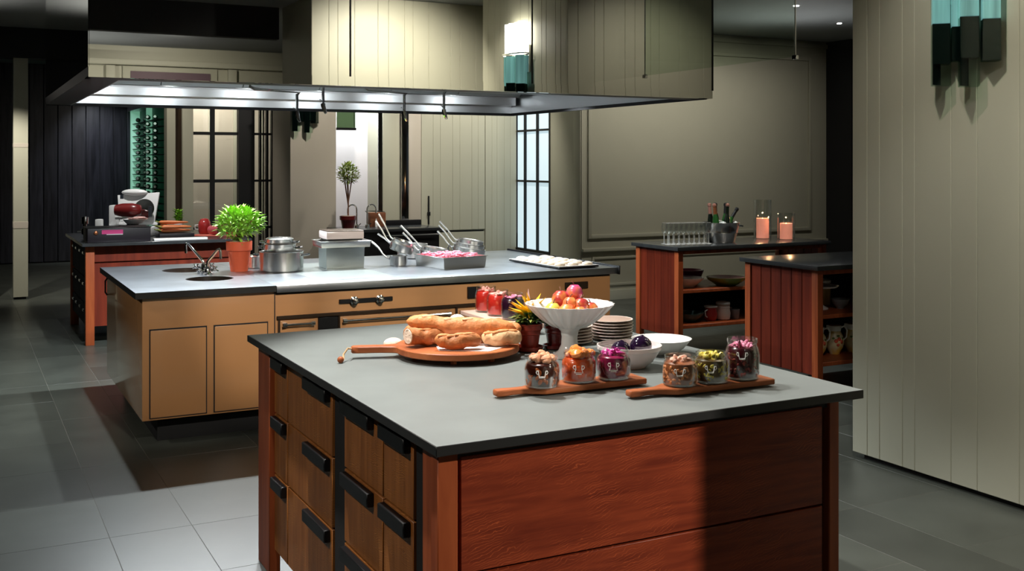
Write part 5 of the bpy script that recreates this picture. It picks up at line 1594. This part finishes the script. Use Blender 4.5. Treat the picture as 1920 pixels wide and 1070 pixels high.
# ------------------------------------------------------------------ bar table
Z4 = 0.9206
fl = None
for i in range(2):
    for j in range(9):
        x = 5.50 + j * 0.049 + 0.02 * i
        y = 7.62 + 0.085 * i - j * 0.008
        if fl is None:
            fl = thing('champagne_flute', 'slim clear flute, first from the table end in the front row by the ice bucket', 'glass', (x, y, Z4), world=False, group='champagne flutes in two rows')
            part(fl, 'bowl', MB().shell([(0.004, 0.085), (0.014, 0.095), (0.021, 0.115), (0.023, 0.15), (0.020, 0.185)], 0.0015, 16), M['flute'])
            part(fl, 'rim', MB().lathe([(0.0193, 0.1852), (0.0205, 0.1858), (0.0193, 0.1866)], 16), M['stem'])
            part(fl, 'stem', MB().lathe([(0.028, 0.0), (0.026, 0.003), (0.005, 0.008), (0.0035, 0.03), (0.004, 0.084)], 14), M['stem'])
        else:
            dup(fl, (x, y, Z4), label='slim clear flute, %s from the table end in the %s row by the ice bucket' % (NTH[j], ('front', 'rear')[i]))
bk = thing('ice_bucket', 'hammered steel ice bucket full of sparkling wine bottles', 'ice bucket', (6.11, 7.66, Z4), rotz=TH, world=False)
part(bk, 'bucket', MB().shell([(0.120, 0.0), (0.125, 0.006), (0.148, 0.085), (0.151, 0.088), (0.150, 0.094), (0.165, 0.175), (0.170, 0.180)], 0.004, 44), M['pan'])
for s in (-1, 1):
    part(bk, 'handle', MB().tube([(s * 0.160, -0.03, 0.15), (s * 0.190, -0.03, 0.145), (s * 0.197, 0, 0.14), (s * 0.190, 0.03, 0.145), (s * 0.160, 0.03, 0.15)], 0.007, 8), M['chrome'])
BT = [(-0.075, 0.022, -5, 'foil_pink', 'bottle_dark', 'bottle with pink foil nearest the flutes'), (-0.045, -0.057, -5, 'foil_copper', 'bottle_green', 'bottle with copper foil and pale cap, second from the flutes'),
      (-0.020, 0.077, -3, 'foil_black', 'bottle_dark', 'slim black-necked bottle behind the ice'), (0.047, 0.070, 2, 'foil_black', 'bottle_green', 'black-necked bottle rising behind the ice heap'),
      (0.032, -0.072, 3, 'bottle_dark', 'bottle_dark', 'dark bottle with a pink cap in the bucket'), (0.0, 0.0, 31, 'foil_black', 'bottle_green', 'bottle leaning far out towards the candles')]
ic = MB()
for k in range(400):
    a, rr = random.uniform(0, 2 * PI), 0.135 * math.sqrt(random.random())
    q = Vector((rr * math.cos(a), rr * math.sin(a), 0.150 + random.uniform(0, 0.035)))
    if any(math.hypot(q.x - u - (q.z - 0.055) * math.tan(R(tl)), q.y - w) < 0.064 for (u, w, tl, _a, _b, _c) in BT):
        continue
    ic.T = Matrix.Translation(q) @ Matrix.Rotation(random.uniform(0, 3), 4, Vector((1, 1, 1)).normalized())
    ic.box(-0.014, 0.014, -0.014, 0.014, -0.014, 0.014)
part(bk, 'ice', ic, M['ice'], kind='stuff', smooth=0)
for (u, w, tl, fm, bm_, lb) in BT:
    t = thing('sparkling_wine', lb, 'bottle', (6.11 + u * c27 - w * s27, 7.66 + u * s27 + w * c27, Z4 + 0.055), world=False, group='bottles in the ice bucket', rot=(0, R(tl), TH))
    part(t, 'glass', MB().lathe([(0.028, 0.0), (0.032, 0.006), (0.032, 0.11), (0.028, 0.15), (0.016, 0.20)], 16), M[bm_])
    part(t, 'neck_foil', MB().lathe([(0.0165, 0.195), (0.0145, 0.25), (0.0145, 0.265), (0.0175, 0.268), (0.0175, 0.285), (0.013, 0.292)], 14), M[fm])
    part(t, 'cap', MB().lathe([(0.0178, 0.2705), (0.0178, 0.288), (0.010, 0.296), (0.001, 0.297)], 12), M['foil_pink'] if 'pink' in lb or 'pale' in lb else M['foil_black'])
for (x, y, h, r, ch_, cr, lb) in ((6.765, 7.86, 0.365, 0.082, 0.185, 0.058, 'tall glass hurricane with a lit pink pillar candle'), (6.875, 7.66, 0.245, 0.082, 0.145, 0.058, 'short glass hurricane with a lit pink pillar candle')):
    t = thing('candle_hurricane', lb, 'candle holder', (x, y, Z4), world=False, group='candle hurricanes on the bar table')
    part(t, 'glass_cylinder', MB().shell([(r, 0.0), (r, h)], 0.003, 32), M['glass'])
    cd = part(t, 'candle', MB().lathe([(cr, 0.004), (cr, ch_ - 0.006), (cr * 0.97, ch_ + 0.004), (cr * 0.8, ch_ - 0.004), (cr * 0.3, ch_ - 0.012)], 28), M['wax'])
    part(cd, 'wax_pool', MB().lathe([(cr * 0.82, ch_ - 0.004), (cr * 0.5, ch_ - 0.003), (0.001, ch_ - 0.003)], 20), M['wax_top'])
    part(cd, 'flame', MB().lathe([(0.001, ch_ - 0.008), (0.003, ch_ - 0.004), (0.0025, ch_ + 0.003), (0.001, ch_ + 0.008)], 10), M['flame'])
    point('candle_light', (x, y, Z4 + ch_ + 0.05), 0.9, (1.0, 0.55, 0.25), 0.006)


def dish(name, label, cat, loc, prof, t_, m, group='dishes on the bar table shelves', inner=None):
    t = thing(name, label, cat, loc, world=False, group=group)
    part(t, 'body', MB().shell(prof, t_, 32), m)
    if inner:
        part(t, 'inside', MB().lathe([(r * 0.93 - t_, z) for r, z in prof[-2:]] + [(0.001, prof[-2][1] * 0.8)], 28), inner)
    return t


dish('shallow_bowl', 'white bowl with plum cabbage on the upper shelf', 'bowl', (5.65, 7.55, 0.5506), [(0.06, 0), (0.07, 0.01), (0.14, 0.07), (0.15, 0.085)], 0.006, M['slicer'], inner=M['dish_plum'])
dish('platter', 'dark plum platter set at the back of the upper shelf', 'platter', (5.86, 7.80, 0.5506), [(0.06, 0), (0.07, 0.012), (0.11, 0.06), (0.135, 0.12)], 0.006, M['dish_plum'], inner=M['dish_pink'])
dish('shallow_bowl', 'lime green bowl with a magenta inside on the upper shelf', 'bowl', (6.04, 7.50, 0.5506), [(0.08, 0), (0.10, 0.01), (0.16, 0.05), (0.175, 0.075)], 0.006, M['dish_green'], inner=M['dish_pink'])
dish('shallow_bowl', 'dark teal bowl on the lower shelf', 'bowl', (5.66, 7.55, 0.2506), [(0.07, 0), (0.08, 0.01), (0.13, 0.05), (0.14, 0.08)], 0.006, M['dish_teal'])
j = thing('red_jug', 'small red jug with a white rim on the lower shelf', 'jug', (5.87, 7.50, 0.2506), world=False)
part(j, 'body', MB().shell([(0.04, 0), (0.055, 0.02), (0.06, 0.06), (0.05, 0.10), (0.052, 0.115)], 0.004, 28), M['enamel_red'])
part(j, 'rim', MB().lathe([(0.053, 0.116), (0.060, 0.122), (0.058, 0.130), (0.045, 0.125)], 24), M['slicer'])
part(j, 'handle', MB().tube([(-0.05, -0.02, 0.10), (-0.085, -0.03, 0.09), (-0.08, -0.03, 0.05), (-0.055, -0.02, 0.035)], 0.006, 6), M['slicer'])
j = thing('storage_jar', 'white ribbed storage jar with a clamped lid on the lower shelf', 'jar', (6.005, 7.50, 0.2506), world=False)
part(j, 'body', MB().shell([(0.05, 0), (0.062, 0.01), (0.066, 0.06), (0.058, 0.10), (0.062, 0.105), (0.058, 0.125)], 0.004, 28), M['plate'])
part(j, 'band', MB().lathe([(0.060, 0.126), (0.064, 0.129), (0.064, 0.134), (0.060, 0.136)], 24), M['rimdark'])
part(j, 'lid', MB().lathe([(0.060, 0.137), (0.064, 0.142), (0.060, 0.156), (0.03, 0.162), (0.001, 0.162)], 24), M['slicer'])
j = dish('grey_cup', 'slate grey cup beside the white storage jar', 'cup', (6.125, 7.48, 0.2506), [(0.03, 0), (0.036, 0.01), (0.042, 0.09)], 0.003, M['grey_glaze'])
dup(j, (6.135, 7.60, 0.2506), label='second slate grey cup, behind the first')

# ------------------------------------------------------------------ plank table by the pier
cs = thing('cake_stand', 'white footed cake stand on the upper shelf of the plank table', 'cake stand', (5.54, 5.84, 0.5756), world=False)
part(cs, 'foot', MB().lathe([(0.075, 0), (0.075, 0.008), (0.05, 0.02), (0.022, 0.04), (0.020, 0.07), (0.032, 0.085), (0.018, 0.105), (0.03, 0.145)], 28), M['pinkwhite'])
part(cs, 'plate', MB().shell([(0.03, 0.145), (0.14, 0.160), (0.15, 0.172)], 0.004, 36), M['pinkwhite'])
cn = thing('canister', 'cream and ochre canister behind the small bowl', 'canister', (5.75, 6.02, 0.5756), world=False)
part(cn, 'body', MB().lathe([(0.06, 0), (0.064, 0.01), (0.064, 0.15), (0.058, 0.16), (0.001, 0.16)], 28), M['ochre'])
part(cn, 'lid', MB().lathe([(0.067, 0.161), (0.068, 0.18), (0.05, 0.19), (0.001, 0.192)], 28), M['plate'])
dish('small_bowl', 'small pale grey footed bowl on the upper shelf by the pier', 'bowl', (5.70, 5.78, 0.5756), [(0.025, 0), (0.028, 0.01), (0.05, 0.03), (0.068, 0.07)], 0.004, M['grey_glaze'], group='crockery on the plank table')


def pitcher(label, x, y, rot):
    t = thing('pitcher', label, 'pitcher', (x, y, 0.2456), rotz=rot, world=False, group='painted pitchers on the lower shelf')
    part(t, 'body', MB().shell([(0.035, 0), (0.038, 0.012), (0.06, 0.05), (0.068, 0.09), (0.058, 0.135), (0.042, 0.165), (0.046, 0.20), (0.050, 0.205)], 0.004, 32), M['painted_jug'])
    part(t, 'neck', MB().lathe([(0.0445, 0.168), (0.048, 0.2), (0.052, 0.206), (0.046, 0.208)], 28), M['white'])
    part(t, 'spout', MB().prism([(-0.065, 0.0), (-0.040, -0.022), (-0.040, 0.022)], 0.175, 0.21), M['white'], 0.004)
    part(t, 'handle', MB().tube([(0.042, 0, 0.185), (0.075, 0, 0.20), (0.095, 0, 0.17), (0.090, 0, 0.12), (0.060, 0, 0.09)], [0.007, 0.007, 0.007, 0.006, 0.006], 8), M['white'])
    fr = MB()
    for (a, z, r) in ((-1.8, 0.10, 0.016), (-1.45, 0.115, 0.014), (-1.2, 0.095, 0.016), (-1.6, 0.075, 0.013)):
        fr.ball((0.062 * math.cos(a), 0.062 * math.sin(a), z), r, r * 0.6, r, 10, 7)
    part(t, 'painted_fruit', fr, M['peel'])
    lf = MB()
    for (a, z) in ((-2.1, 0.12), (-0.95, 0.118), (-1.55, 0.138)):
        lf.ball((0.059 * math.cos(a), 0.059 * math.sin(a), z), 0.013, 0.007, 0.008, 8, 6)
    part(t, 'painted_leaf', lf, M['peel_leaf'])
    return t


pitcher('painted pitcher half hidden by the red plank side', 5.50, 5.80, R(-20))
pitcher('painted pitcher with the red fruit, standing free on the lower shelf', 5.665, 5.80, R(-20))
pitcher('painted pitcher mostly hidden behind the planked pier', 5.84, 5.80, R(-20))
